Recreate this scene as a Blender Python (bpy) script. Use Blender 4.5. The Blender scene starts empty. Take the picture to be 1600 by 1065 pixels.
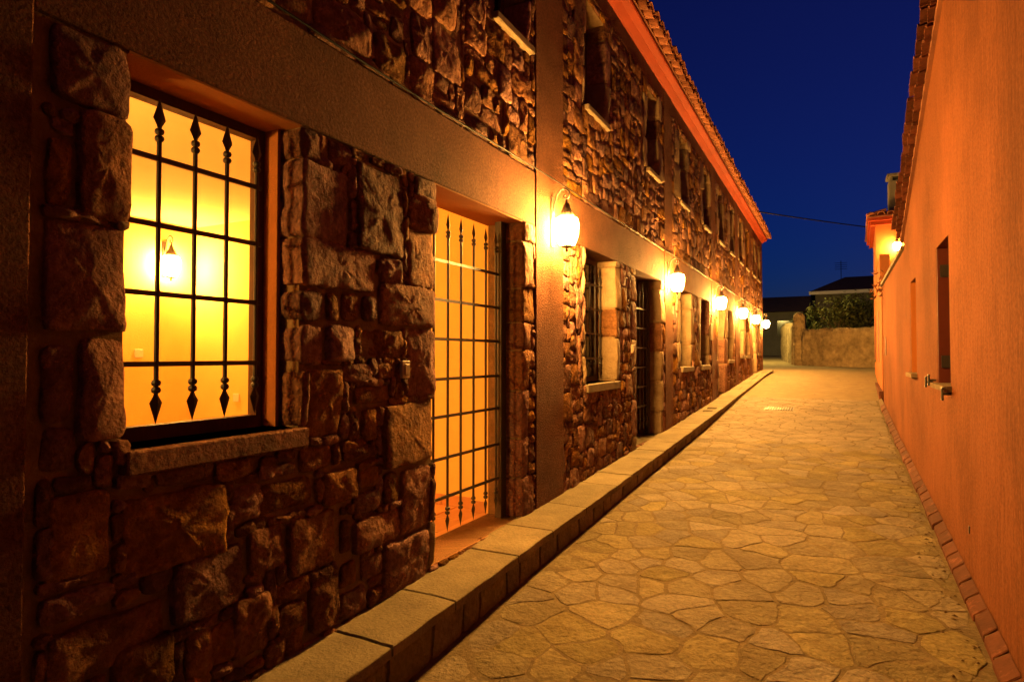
import bpy, math, random
from mathutils import Vector, noise
R = math.radians
rnd = random.Random(7)
sc = bpy.context.scene
col = sc.collection

# ------------------------------------------------------------------ camera, sky, exposure
F_PX, VPX, HORY = 950.0, 1301.0, 555.0
PSI = math.atan((VPX - 800) / F_PX)
PIT = math.atan(22.5 / F_PX)
CAM = Vector((0, 0, 1.45))
cam = bpy.data.cameras.new('camera')
co = bpy.data.objects.new('camera', cam); col.objects.link(co)
co.location = CAM
co.rotation_euler = (R(90) + PIT, 0, PSI)
cam.sensor_width = 36.0
cam.lens = 36.0 * F_PX / 1600.0
cam.clip_start = 0.05
cam.clip_end = 2000
sc.camera = co

world = bpy.data.worlds.new('World'); sc.world = world
world.use_nodes = True
nt = world.node_tree
sky = nt.nodes.new('ShaderNodeTexSky')
sky.sky_type = 'NISHITA'; sky.sun_disc = False
sky.sun_elevation = R(-0.5); sky.sun_rotation = R(20)
sky.air_density = 1.0; sky.dust_density = 0.3; sky.ozone_density = 8.0
bg = nt.nodes['Background']
tint = nt.nodes.new('ShaderNodeMix'); tint.data_type = 'RGBA'; tint.blend_type = 'MULTIPLY'
tint.inputs['Factor'].default_value = 1.0; tint.inputs['B'].default_value = (1.9, 1.0, 1.08, 1)
nt.links.new(sky.outputs[0], tint.inputs['A'])
nt.links.new(tint.outputs['Result'], bg.inputs[0])
bg.inputs[1].default_value = 0.15

sc.view_settings.view_transform = 'Standard'
sc.view_settings.look = 'None'
sc.view_settings.gamma = 1.0
sc.view_settings.use_curve_mapping = False
sc.view_settings.exposure = 0.0
cy = sc.cycles
cy.use_denoising = True
cy.max_bounces = 10; cy.diffuse_bounces = 6; cy.glossy_bounces = 3
cy.transparent_max_bounces = 12
cy.sample_clamp_indirect = 4.0
cy.caustics_reflective = False; cy.caustics_refractive = False

LAMP_COL = (1.0, 0.48, 0.092)
LAMP_L = 2350.0

# ------------------------------------------------------------------ materials
def newmat(name):
    m = bpy.data.materials.new(name); m.use_nodes = True
    return m, m.node_tree, m.node_tree.nodes, m.node_tree.nodes['Principled BSDF']

def mat(name, c1, c2=None, scale=6.0, rough=0.85, bump=0.0, bscale=40.0, bdist=0.01, rand=0.0,
        stretch=None, detail=6.0, spec=0.06, dark=None, dscale=2.0, metal=0.0, rand_hue=0.0, b2=0.0, b2scale=8.0, mottle=0.0, mscale=1.4, grain=0.0, gscale=90.0):
    m, t, n, p = newmat(name)
    L = t.links.new
    p.inputs['Roughness'].default_value = rough
    p.inputs['Specular IOR Level'].default_value = spec
    p.inputs['Metallic'].default_value = metal
    geo = n.new('ShaderNodeNewGeometry')
    vec = geo.outputs['Position']
    info = n.new('ShaderNodeObjectInfo')
    if stretch:
        mp = n.new('ShaderNodeMapping'); mp.inputs['Scale'].default_value = stretch
        L(vec, mp.inputs[0]); vec = mp.outputs[0]
    nz = n.new('ShaderNodeTexNoise'); nz.inputs['Scale'].default_value = scale
    nz.inputs['Detail'].default_value = detail; nz.inputs['Roughness'].default_value = 0.62
    L(vec, nz.inputs['Vector'])
    ramp = n.new('ShaderNodeMapRange'); ramp.inputs[1].default_value = 0.32; ramp.inputs[2].default_value = 0.68
    L(nz.outputs['Fac'], ramp.inputs[0])
    mx = n.new('ShaderNodeMix'); mx.data_type = 'RGBA'
    mx.inputs['A'].default_value = (*c1, 1); mx.inputs['B'].default_value = (*(c2 or c1), 1)
    L(ramp.outputs[0], mx.inputs['Factor'])
    colr = mx.outputs['Result']
    if dark:
        n2 = n.new('ShaderNodeTexNoise'); n2.inputs['Scale'].default_value = dscale; n2.inputs['Detail'].default_value = 8
        n2.inputs['Roughness'].default_value = 0.7
        L(vec, n2.inputs['Vector'])
        r2 = n.new('ShaderNodeMapRange'); r2.inputs[1].default_value = 0.54; r2.inputs[2].default_value = 0.78
        L(n2.outputs['Fac'], r2.inputs[0])
        m2 = n.new('ShaderNodeMix'); m2.data_type = 'RGBA'
        m2.inputs['B'].default_value = (*dark, 1)
        L(colr, m2.inputs['A']); L(r2.outputs[0], m2.inputs['Factor'])
        colr = m2.outputs['Result']
    for amt, sc0 in ((mottle, mscale), (grain, gscale)):
        if not amt: continue
        n3 = n.new('ShaderNodeTexNoise'); n3.inputs['Scale'].default_value = sc0; n3.inputs['Detail'].default_value = 5
        L(geo.outputs['Position'], n3.inputs['Vector'])
        r3 = n.new('ShaderNodeMapRange'); r3.inputs[1].default_value = .3; r3.inputs[2].default_value = .7
        r3.inputs[3].default_value = 1 - amt; r3.inputs[4].default_value = 1 + amt * .6
        L(n3.outputs['Fac'], r3.inputs[0])
        m3 = n.new('ShaderNodeVectorMath'); m3.operation = 'SCALE'
        L(colr, m3.inputs[0]); L(r3.outputs[0], m3.inputs['Scale']); colr = m3.outputs[0]
    if rand or rand_hue:
        hs = n.new('ShaderNodeHueSaturation')
        mr = n.new('ShaderNodeMapRange'); mr.inputs[3].default_value = 1 - rand; mr.inputs[4].default_value = 1 + rand
        L(info.outputs['Random'], mr.inputs[0]); L(mr.outputs[0], hs.inputs['Value'])
        if rand_hue:
            ma = n.new('ShaderNodeMath'); ma.operation = 'MULTIPLY'; ma.inputs[1].default_value = 7.31
            fr = n.new('ShaderNodeMath'); fr.operation = 'FRACT'
            L(info.outputs['Random'], ma.inputs[0]); L(ma.outputs[0], fr.inputs[0])
            mr2 = n.new('ShaderNodeMapRange'); mr2.inputs[3].default_value = 0.5 - rand_hue; mr2.inputs[4].default_value = 0.5 + rand_hue
            L(fr.outputs[0], mr2.inputs[0]); L(mr2.outputs[0], hs.inputs['Hue'])
            mr3 = n.new('ShaderNodeMapRange'); mr3.inputs[3].default_value = 0.7; mr3.inputs[4].default_value = 1.15
            L(fr.outputs[0], mr3.inputs[0]); L(mr3.outputs[0], hs.inputs['Saturation'])
        L(colr, hs.inputs['Color']); colr = hs.outputs['Color']
    L(colr, p.inputs['Base Color'])
    if bump:
        nb = n.new('ShaderNodeTexNoise'); nb.inputs['Scale'].default_value = bscale; nb.inputs['Detail'].default_value = 5
        nb.inputs['Roughness'].default_value = 0.65
        L(vec, nb.inputs['Vector'])
        h = nb.outputs['Fac']
        if b2:
            nc = n.new('ShaderNodeTexNoise'); nc.inputs['Scale'].default_value = b2scale; nc.inputs['Detail'].default_value = 6
            L(vec, nc.inputs['Vector'])
            ml = n.new('ShaderNodeMath'); ml.operation = 'MULTIPLY_ADD'; ml.inputs[1].default_value = b2
            L(nc.outputs['Fac'], ml.inputs[0]); L(h, ml.inputs[2]); h = ml.outputs[0]
        bp = n.new('ShaderNodeBump'); bp.inputs['Strength'].default_value = bump; bp.inputs['Distance'].default_value = bdist
        L(h, bp.inputs['Height']); L(bp.outputs[0], p.inputs['Normal'])
    return m

M = {}
M['stone'] = mat('stone', (.21, .088, .038), (.11, .042, .018), 7, .9, 1.0, 50, .022, rand=.38, dark=(.05, .024, .013), grain=.3, gscale=38, dscale=5, rand_hue=.02, b2=1.6, b2scale=16)
M['quoin'] = mat('pale_stone', (.24, .17, .10), (.165, .107, .06), 8, .9, .9, 60, .014, rand=.22, dark=(.12, .08, .05), dscale=6, b2=1.2, b2scale=18)
M['mortar'] = mat('mortar', (.21, .135, .072), (.125, .078, .042), 14, .95, .8, 90, .01)
M['stucco'] = mat('brown_stucco', (.165, .066, .032), (.13, .049, .024), 5, .95, 1.0, 75, .028, dark=(.085, .034, .017), dscale=2.6, mottle=.3, mscale=1.1, grain=.35, gscale=70)
M['cornice'] = mat('red_painted_cornice', (.23, .034, .013), (.18, .027, .011), 3, .7, .15, 80, .003)
M['tile'] = mat('roof_tile_clay', (.30, .11, .06), (.18, .07, .04), 12, .85, .4, 60, .004, rand=.3, dark=(.06, .04, .03), dscale=9)
M['roof_sheet'] = mat('roof_clay', (.22, .09, .05), (.14, .06, .04), 6, .9, .5, 30, .01)
M['iron'] = mat('wrought_iron', (.022, .018, .016), (.03, .022, .018), 20, .5, .2, 90, .002, spec=.5)
M['lantern_metal'] = mat('lantern_metal', (.05, .035, .022), (.035, .025, .018), 20, .55, .2, 60, .002, spec=.5)
M['frame'] = mat('brown_window_frame', (.075, .035, .018), (.05, .024, .014), 9, .55, .2, 40, .002, stretch=(8, 8, 1))
M['wood'] = mat('brown_wood_door', (.24, .11, .05), (.15, .065, .03), 5, .6, .3, 30, .003, stretch=(8, 8, .7))
M['sill'] = mat('pale_stone_sill', (.165, .122, .077), (.12, .089, .055), 10, .75, .3, 90, .003, dark=(.22, .16, .1), dscale=5)
M['plaster_in'] = mat('ochre_interior_plaster', (.83, .60, .20), (.77, .54, .175), 3, .9, .5, 60, .008)
M['ceiling_in'] = mat('cream_ceiling', (.75, .62, .38), (.7, .58, .34), 3, .9)
M['terracotta'] = mat('terracotta_tile', (.60, .33, .15), (.52, .27, .12), 6, .55, .2, 50, .002, rand=.12)
M['grout'] = mat('tile_grout', (.42, .28, .17), (.36, .24, .14), 20, .9)
M['switch'] = mat('switch_plastic', (.75, .68, .55), None, 3, .4)
M['flag'] = mat('flagstone', (.205, .158, .088), (.148, .108, .058), 4.5, .8, .9, 38, .016, rand=.17, dark=(.125, .092, .056), dscale=3.0, rand_hue=.012, b2=2.2, b2scale=11, mottle=.22, mscale=2.2, grain=.2, gscale=45)
M['joint'] = mat('paving_mortar', (.165, .122, .067), (.12, .087, .047), 9, .92, .8, 60, .012, dark=(.105, .074, .042), dscale=2.4, mottle=.22, mscale=2.2, grain=.25, gscale=45)
M['slab'] = mat('sidewalk_slab', (.21, .168, .10), (.155, .122, .072), 5, .82, .8, 50, .012, rand=.10, dark=(.135, .108, .07), mottle=.2, mscale=1.8, grain=.18, dscale=2.5, b2=1.5, b2scale=6)
M['orange_wall'] = mat('orange_streaked_stucco', (.225, .074, .027), (.17, .052, .0185), 9, .9, 1.0, 24, .016, stretch=(6, 6, .40), dark=(.10, .026, .010), dscale=13, mottle=.36, mscale=.9, grain=.22, gscale=60)
M['orange_plain'] = mat('orange_stucco', (.27, .092, .03), (.23, .075, .025), 4, .9, .5, 120, .004)
M['brick'] = mat('skirting_brick', (.085, .028, .015), (.06, .019, .011), 14, .85, .5, 70, .004, rand=.2, dark=(.2, .07, .04), dscale=10)
M['brick_joint'] = mat('brick_mortar', (.12, .085, .055), (.09, .06, .04), 20, .95, .5, 80, .004)
M['shutter'] = mat('dark_red_shutter', (.10, .024, .016), (.08, .02, .013), 6, .55, .15, 30, .002)
M['rubble_wall'] = mat('rubble_wall_render', (.34, .25, .14), (.18, .125, .07), 5, .95, 1.0, 9, .14, dark=(.09, .064, .038), dscale=2.6, b2=1.5, b2scale=4, mottle=.35, mscale=1.2)
M['far_wall'] = mat('grey_render', (.15, .135, .115), (.11, .10, .085), 2, .9)
M['far_white'] = mat('white_fascia', (.7, .68, .64), None, 2, .8)
M['far_dark'] = mat('dark_far_roof', (.10, .06, .045), (.07, .045, .035), 3, .9)
M['bark'] = mat('bark', (.09, .065, .045), (.05, .035, .025), 14, .95, .8, 30, .02)
M['leaf'] = mat('leaf', (.05, .06, .02), (.03, .036, .012), 3, .7, rand=.2)
M['leaf2'] = mat('leaf_pale', (.075, .078, .026), (.04, .045, .016), 3, .7)
M['dry'] = mat('dry_leaf', (.16, .06, .03), (.09, .035, .02), 8, .9)
M['ground'] = mat('dry_ground', (.20, .165, .11), (.13, .105, .07), 1.5, .95, .8, 12, .03)
M['cable'] = mat('black_cable', (.006, .006, .006), None, 5, .6)
M['dark_glass'] = mat('dark_window_glass', (.012, .012, .014), None, 3, .12, spec=.5)
M['grate'] = mat('rusty_grate', (.10, .075, .045), (.07, .05, .03), 20, .95, .3, 60, .003, spec=.1)

def glow_mat(name, strength, c=LAMP_COL):
    m, t, n, p = newmat(name)
    n.remove(p)
    e = n.new('ShaderNodeEmission'); e.inputs[0].default_value = (*c, 1); e.inputs[1].default_value = strength
    t.links.new(e.outputs[0], n['Material Output'].inputs[0])
    return m
M['glow'] = glow_mat('lantern_glass_lit', LAMP_L)
M['glow_room'] = glow_mat('room_lantern_glass_lit', LAMP_L * .33)
M['glow_room2'] = glow_mat('side_lantern_glass_lit', LAMP_L * .38)
M['glow_far'] = glow_mat('terrace_lantern_glass_lit', LAMP_L * 0.45)

def pane_mat():
    m, t, n, p = newmat('clear_glass'); n.remove(p)
    tr = n.new('ShaderNodeBsdfTransparent'); tr.inputs[0].default_value = (.95, .95, .93, 1)
    gl = n.new('ShaderNodeBsdfGlossy'); gl.inputs['Roughness'].default_value = .03
    mx = n.new('ShaderNodeMixShader'); mx.inputs[0].default_value = .04
    t.links.new(tr.outputs[0], mx.inputs[1]); t.links.new(gl.outputs[0], mx.inputs[2])
    t.links.new(mx.outputs[0], n['Material Output'].inputs[0])
    return m
M['pane'] = pane_mat()

# ------------------------------------------------------------------ object helpers
WL = {}
def tag(o, label=None, cat=None, group=None, kind=None):
    if label: o['label'] = label
    if cat: o['category'] = cat
    if group: o['group'] = group
    if kind: o['kind'] = kind
    return o

def link(o, loc, parent):
    col.objects.link(o)
    WL[o] = Vector(loc)
    if parent:
        o.parent = parent
        o.location = Vector(loc) - WL[parent]
    else:
        o.location = loc

def empty(name, loc, label, cat, group=None):
    o = bpy.data.objects.new(name, None)
    link(o, loc, None)
    return tag(o, label, cat, group)

def copy_to(o, loc, parent, rotz=None):
    c = o.copy(); link(c, loc, parent)
    if rotz is not None: c.rotation_euler = (0, 0, rotz)
    return c

class MB:
    def __init__(s): s.v = []; s.f = []
    def add(s, vs, fs):
        b = len(s.v); s.v += [tuple(p) for p in vs]; s.f += [tuple(i + b for i in f) for f in fs]; return s
    def box(s, x0, x1, y0, y1, z0, z1):
        return s.add([(x0, y0, z0), (x1, y0, z0), (x1, y1, z0), (x0, y1, z0), (x0, y0, z1), (x1, y0, z1), (x1, y1, z1), (x0, y1, z1)],
                     [(3, 2, 1, 0), (4, 5, 6, 7), (0, 1, 5, 4), (1, 2, 6, 5), (2, 3, 7, 6), (3, 0, 4, 7)])
    def hexa(s, p): # 8 points, bottom 4 ccw, top 4 ccw
        return s.add(p, [(3, 2, 1, 0), (4, 5, 6, 7), (0, 1, 5, 4), (1, 2, 6, 5), (2, 3, 7, 6), (3, 0, 4, 7)])
    def cbox(s, x0, x1, y0, y1, z0, z1, c=.006): # chamfered box
        vs = []; fs = []
        lv = [(z0, c), (z0 + c, 0), (z1 - c, 0), (z1, c)]
        for z, i in lv:
            k = c
            a0, a1, b0, b1 = x0 + i, x1 - i, y0 + i, y1 - i
            vs += [(a0 + k, b0, z), (a1 - k, b0, z), (a1, b0 + k, z), (a1, b1 - k, z), (a1 - k, b1, z), (a0 + k, b1, z), (a0, b1 - k, z), (a0, b0 + k, z)]
        for l in range(3):
            for i in range(8):
                j = (i + 1) % 8
                fs.append((l * 8 + i, l * 8 + j, l * 8 + 8 + j, l * 8 + 8 + i))
        fs.append(tuple(range(7, -1, -1))); fs.append(tuple(range(24, 32)))
        return s.add(vs, fs)
    def tube(s, pts, r, n=8, cap=True):
        pts = [Vector(p) for p in pts]
        rs = r if isinstance(r, (list, tuple)) else [r] * len(pts)
        b = len(s.v)
        up = Vector((0, 0, 1)); prev = None
        for i, p in enumerate(pts):
            d = (pts[min(i + 1, len(pts) - 1)] - pts[max(i - 1, 0)]).normalized()
            a = d.cross(up if prev is None else prev)
            if a.length < 1e-3: a = d.cross(Vector((1, 0, 0)))
            a.normalize(); c = a.cross(d).normalized() if prev is None else a.cross(d).normalized()
            prev = c if prev is None else c
            u, w = a, c
            for k in range(n):
                t = 2 * math.pi * k / n
                s.v.append(tuple(p + (u * math.cos(t) + w * math.sin(t)) * rs[i]))
        for i in range(len(pts) - 1):
            for k in range(n):
                k2 = (k + 1) % n
                s.f.append((b + i * n + k, b + i * n + k2, b + (i + 1) * n + k2, b + (i + 1) * n + k))
        if cap:
            s.f.append(tuple(b + k for k in range(n - 1, -1, -1)))
            e = b + (len(pts) - 1) * n
            s.f.append(tuple(e + k for k in range(n)))
        return s
    def lathe(s, c, prof, n=10, rot=0, sx=1, sy=1):
        b = len(s.v); cx, cy_, cz = c
        for r, z in prof:
            for k in range(n):
                t = 2 * math.pi * k / n + rot
                s.v.append((cx + r * math.cos(t) * sx, cy_ + r * math.sin(t) * sy, cz + z))
        for i in range(len(prof) - 1):
            for k in range(n):
                k2 = (k + 1) % n
                s.f.append((b + i * n + k, b + i * n + k2, b + (i + 1) * n + k2, b + (i + 1) * n + k))
        s.f.append(tuple(b + k for k in range(n - 1, -1, -1)))
        e = b + (len(prof) - 1) * n
        s.f.append(tuple(e + k for k in range(n)))
        return s
    def build(s, name, m, parent=None, smooth=False, origin=None, sharp=0):
        if origin is None:
            xs = [p[0] for p in s.v]; ys = [p[1] for p in s.v]; zs = [p[2] for p in s.v]
            origin = ((min(xs) + max(xs)) / 2, (min(ys) + max(ys)) / 2, min(zs))
        ox, oy, oz = origin
        me = bpy.data.meshes.new(name)
        me.from_pydata([(x - ox, y - oy, z - oz) for x, y, z in s.v], [], s.f)
        me.materials.append(m)
        if smooth: me.polygons.foreach_set('use_smooth', [True] * len(me.polygons))
        me.update()
        if sharp: me.set_sharp_from_angle(angle=R(sharp))
        o = bpy.data.objects.new(name, me)
        link(o, origin, parent)
        return o

def lerp(tab, s):
    if s <= tab[0][0]: 
        (a, b), (c, d) = tab[0], tab[1]
        return b + (d - b) * (s - a) / (c - a)
    for (a, b), (c, d) in zip(tab, tab[1:]):
        if s <= c: return b + (d - b) * (s - a) / (c - a)
    return tab[-1][1]
SWT = [(0, .165), (2, .24), (4.1, .315), (6.9, .415), (10.7, .575), (14.2, .74), (18.1, .92), (20.5, 1.0), (22, 1.02)]
GT = [(0, -.03), (2.2, .035), (3.4, .11), (5.7, .225), (9, .37), (13, .62), (17.8, .84), (22, .98), (26, 1.05), (35, 1.3), (60, 1.8), (200, 2.5)]
def SW(s): return lerp(SWT, s)
def G(s): return lerp(GT, s)
XF = -1.955           # facade plane of the row
XM = -1.978           # mortar face between the stones
XB = -2.25            # back of the facade
XK = -1.633           # kerb edge
def RX(s): return .62 + .012 * s     # face of the orange house

# pixel of the photograph -> point on the facade plane (only the direction comes from the pixel)
def facade(px, py, X=XF):
    fx = Vector((-math.sin(PSI) * math.cos(PIT), math.cos(PSI) * math.cos(PIT), math.sin(PIT)))
    rx = Vector((math.cos(PSI), math.sin(PSI), 0)); ux = rx.cross(fx)
    d = fx + rx * ((px - 800) / F_PX) - ux * ((py - 532.5) / F_PX)
    p = CAM + d * (X / d.x)
    return p.y, p.z

# ------------------------------------------------------------------ ground, street, sidewalk
def sheet(name, xs, ys, zf, m):
    b = MB(); n = len(xs)
    for y in ys:
        for x in xs: b.v.append((x, y, zf(x, y)))
    for j in range(len(ys) - 1):
        for i in range(n - 1):
            b.f.append((j * n + i, j * n + i + 1, (j + 1) * n + i + 1, (j + 1) * n + i))
    o = b.build(name, m, None, True, (0, 0, 0))
    o['kind'] = 'structure'
    return o
ys = [-120, -40, -10, -4, -2, 0, 1, 2.2, 3.4, 4.5, 5.7, 7.3, 9, 11, 13, 15.4, 17.8, 20, 22, 24, 26, 30, 35, 45, 60, 100, 200, 500, 1200]
sheet('ground', [-900, -200, -60, -25, -12, -6, -3, -1.7, 0, .9, 3, 8, 20, 60, 200, 900], ys, lambda x, y: G(y) - .03, M['ground'])
yst = [y for y in ys if -4 <= y <= 60]
street = sheet('street', [-1.70, -1.0, 0, .55, .72], [y for y in yst if y <= 13], lambda x, y: G(y) - .0012, M['joint'])
road_mat = M['flag']

def far_paving():
    m = M['far_paving'] = mat('far_flagstone', (.205, .158, .088), (.148, .108, .058), 4.5, .85, .6, 30, .01, dark=(.125, .092, .056), dscale=2.2)
    t = m.node_tree; n = t.nodes; p = n['Principled BSDF']
    vo = n.new('ShaderNodeTexVoronoi'); vo.feature = 'DISTANCE_TO_EDGE'; vo.inputs['Scale'].default_value = 2.7
    geo = n.new('ShaderNodeNewGeometry'); t.links.new(geo.outputs['Position'], vo.inputs['Vector'])
    mr = n.new('ShaderNodeMapRange'); mr.inputs[1].default_value = .02; mr.inputs[2].default_value = .06
    t.links.new(vo.outputs['Distance'], mr.inputs[0])
    mx = n.new('ShaderNodeMix'); mx.data_type = 'RGBA'; mx.inputs['A'].default_value = (.15, .112, .068, 1)
    src = p.inputs['Base Color'].links[0].from_socket
    t.links.new(mr.outputs[0], mx.inputs['Factor']); t.links.new(src, mx.inputs['B']); t.links.new(mx.outputs['Result'], p.inputs['Base Color'])
    return m
far_paving()
fs = sheet('street', [-1.70, -1.0, 0, .6, 1.4], [13, 15.4, 17.8, 20, 21], lambda x, y: G(y) - .002, M['far_paving'])
fs2 = sheet('street', [-14, -8, -5, -3, -1.7, 0, 1.5, 3], [21, 22, 24, 26, 30, 35, 45], lambda x, y: G(y) - .002, M['far_paving'])

def clip(poly, px, py, nx, ny):
    out = []
    for i in range(len(poly)):
        a, b = poly[i], poly[(i + 1) % len(poly)]
        da = (a[0] - px) * nx + (a[1] - py) * ny; db = (b[0] - px) * nx + (b[1] - py) * ny
        if da <= 0: out.append(a)
        if (da < 0 < db) or (db < 0 < da):
            t = da / (da - db); out.append((a[0] + (b[0] - a[0]) * t, a[1] + (b[1] - a[1]) * t))
    return out

def flags():
    pts = []
    tries = 0
    while tries < 4200:
        tries += 1
        s = rnd.uniform(-.3, 13.4); x = rnd.uniform(XK - .1, .75)
        md = rnd.choice((.13, .19, .25, .31, .37, .46))
        if all(((p[0] - x) ** 2 + ((p[1] - s) * 1.12) ** 2) > md * md for p in pts): pts.append((x, s))
    k = 0; far = MB(); pts.sort(key=lambda p: p[1])
    for (x, s) in pts:
        poly = [(x - .8, s - .8), (x + .8, s - .8), (x + .8, s + .8), (x - .8, s + .8)]
        for q in pts:
            if q == (x, s): continue
            dx, dy = q[0] - x, q[1] - s
            if dx * dx + dy * dy < 2.2: poly = clip(poly, x + dx / 2, s + dy / 2, dx, dy)
            if len(poly) < 3: break
        if len(poly) < 3: continue
        poly = clip(poly, XK + .02, 0, -1, 0)
        if len(poly) >= 3: poly = clip(poly, RX(s) - .075, 0, 1, 0)
        if len(poly) >= 3: poly = clip(poly, 0, 13.0, 0, 1)
        if len(poly) >= 3: poly = clip(poly, 0, -.2, 0, -1)
        if len(poly) < 3: continue
        cx = sum(p[0] for p in poly) / len(poly); cy_ = sum(p[1] for p in poly) / len(poly)
        out = []
        for i in range(len(poly)):
            a, b = poly[i], poly[(i + 1) % len(poly)]
            ln = math.hypot(a[0] - b[0], a[1] - b[1]); m = max(1, int(ln / .05))
            for t in range(m):
                u = t / m
                out.append((a[0] + (b[0] - a[0]) * u, a[1] + (b[1] - a[1]) * u))
        # wobble with position noise, trim the corners, inset for the joint
        jw = rnd.uniform(.003, .013)
        fin = []
        for i in range(len(out)):
            a, b, c = out[i - 1], out[i], out[(i + 1) % len(out)]
            bx, by = b[0] * .82 + (a[0] + c[0]) * .09, b[1] * .82 + (a[1] + c[1]) * .09
            w = noise.noise_vector(Vector((bx * 7, by * 7, 0))) * .022 + noise.noise_vector(Vector((bx * 20, by * 20, 5))) * .014
            bx += w.x; by += w.y
            d = math.hypot(bx - cx, by - cy_) + 1e-6
            fin.append((cx + (bx - cx) * max(.2, 1 - jw / d), cy_ + (by - cy_) * max(.2, 1 - jw / d)))
        ar = 0
        for i in range(len(fin)):
            ar += fin[i - 1][0] * fin[i][1] - fin[i][0] * fin[i - 1][1]
        if abs(ar) / 2 < .008: continue
        hz = rnd.uniform(.0, .0022); tx, ty = rnd.uniform(-.003, .003), rnd.uniform(-.003, .003)
        def H(px, py, e=0):
            return G(py) + hz + (px - cx) * tx + (py - cy_) * ty + .004 * noise.noise(Vector((px * 5, py * 5, 9))) + e
        b = MB(); n = len(fin)
        for sc_, e in ((1, -.03), (1, -.0018), (.972, 0), (.62, .0008)):
            for (px, py) in fin:
                qx, qy = cx + (px - cx) * sc_, cy_ + (py - cy_) * sc_
                b.v.append((qx, qy, H(qx, qy, e)))
        b.v.append((cx, cy_, H(cx, cy_, .001)))
        for r in range(3):
            for i in range(n):
                j = (i + 1) % n
                b.f.append((r * n + i, r * n + j, r * n + n + j, r * n + n + i))
        for i in range(n): b.f.append((3 * n + i, 3 * n + (i + 1) % n, 4 * n))
        if ar < 0: b.f = [f[::-1] for f in b.f]
        if k < 300 and s > 1.2: b.build('flagstone', M['flag'], street, True, (cx, cy_, G(cy_)), 12)
        else: far.add(b.v, b.f); continue
        k += 1
    far.build('flagstone', M['flag'], street, True, (0, 0, 0), 12)['kind'] = 'stuff'
    return k
NFLAG = flags()

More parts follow.
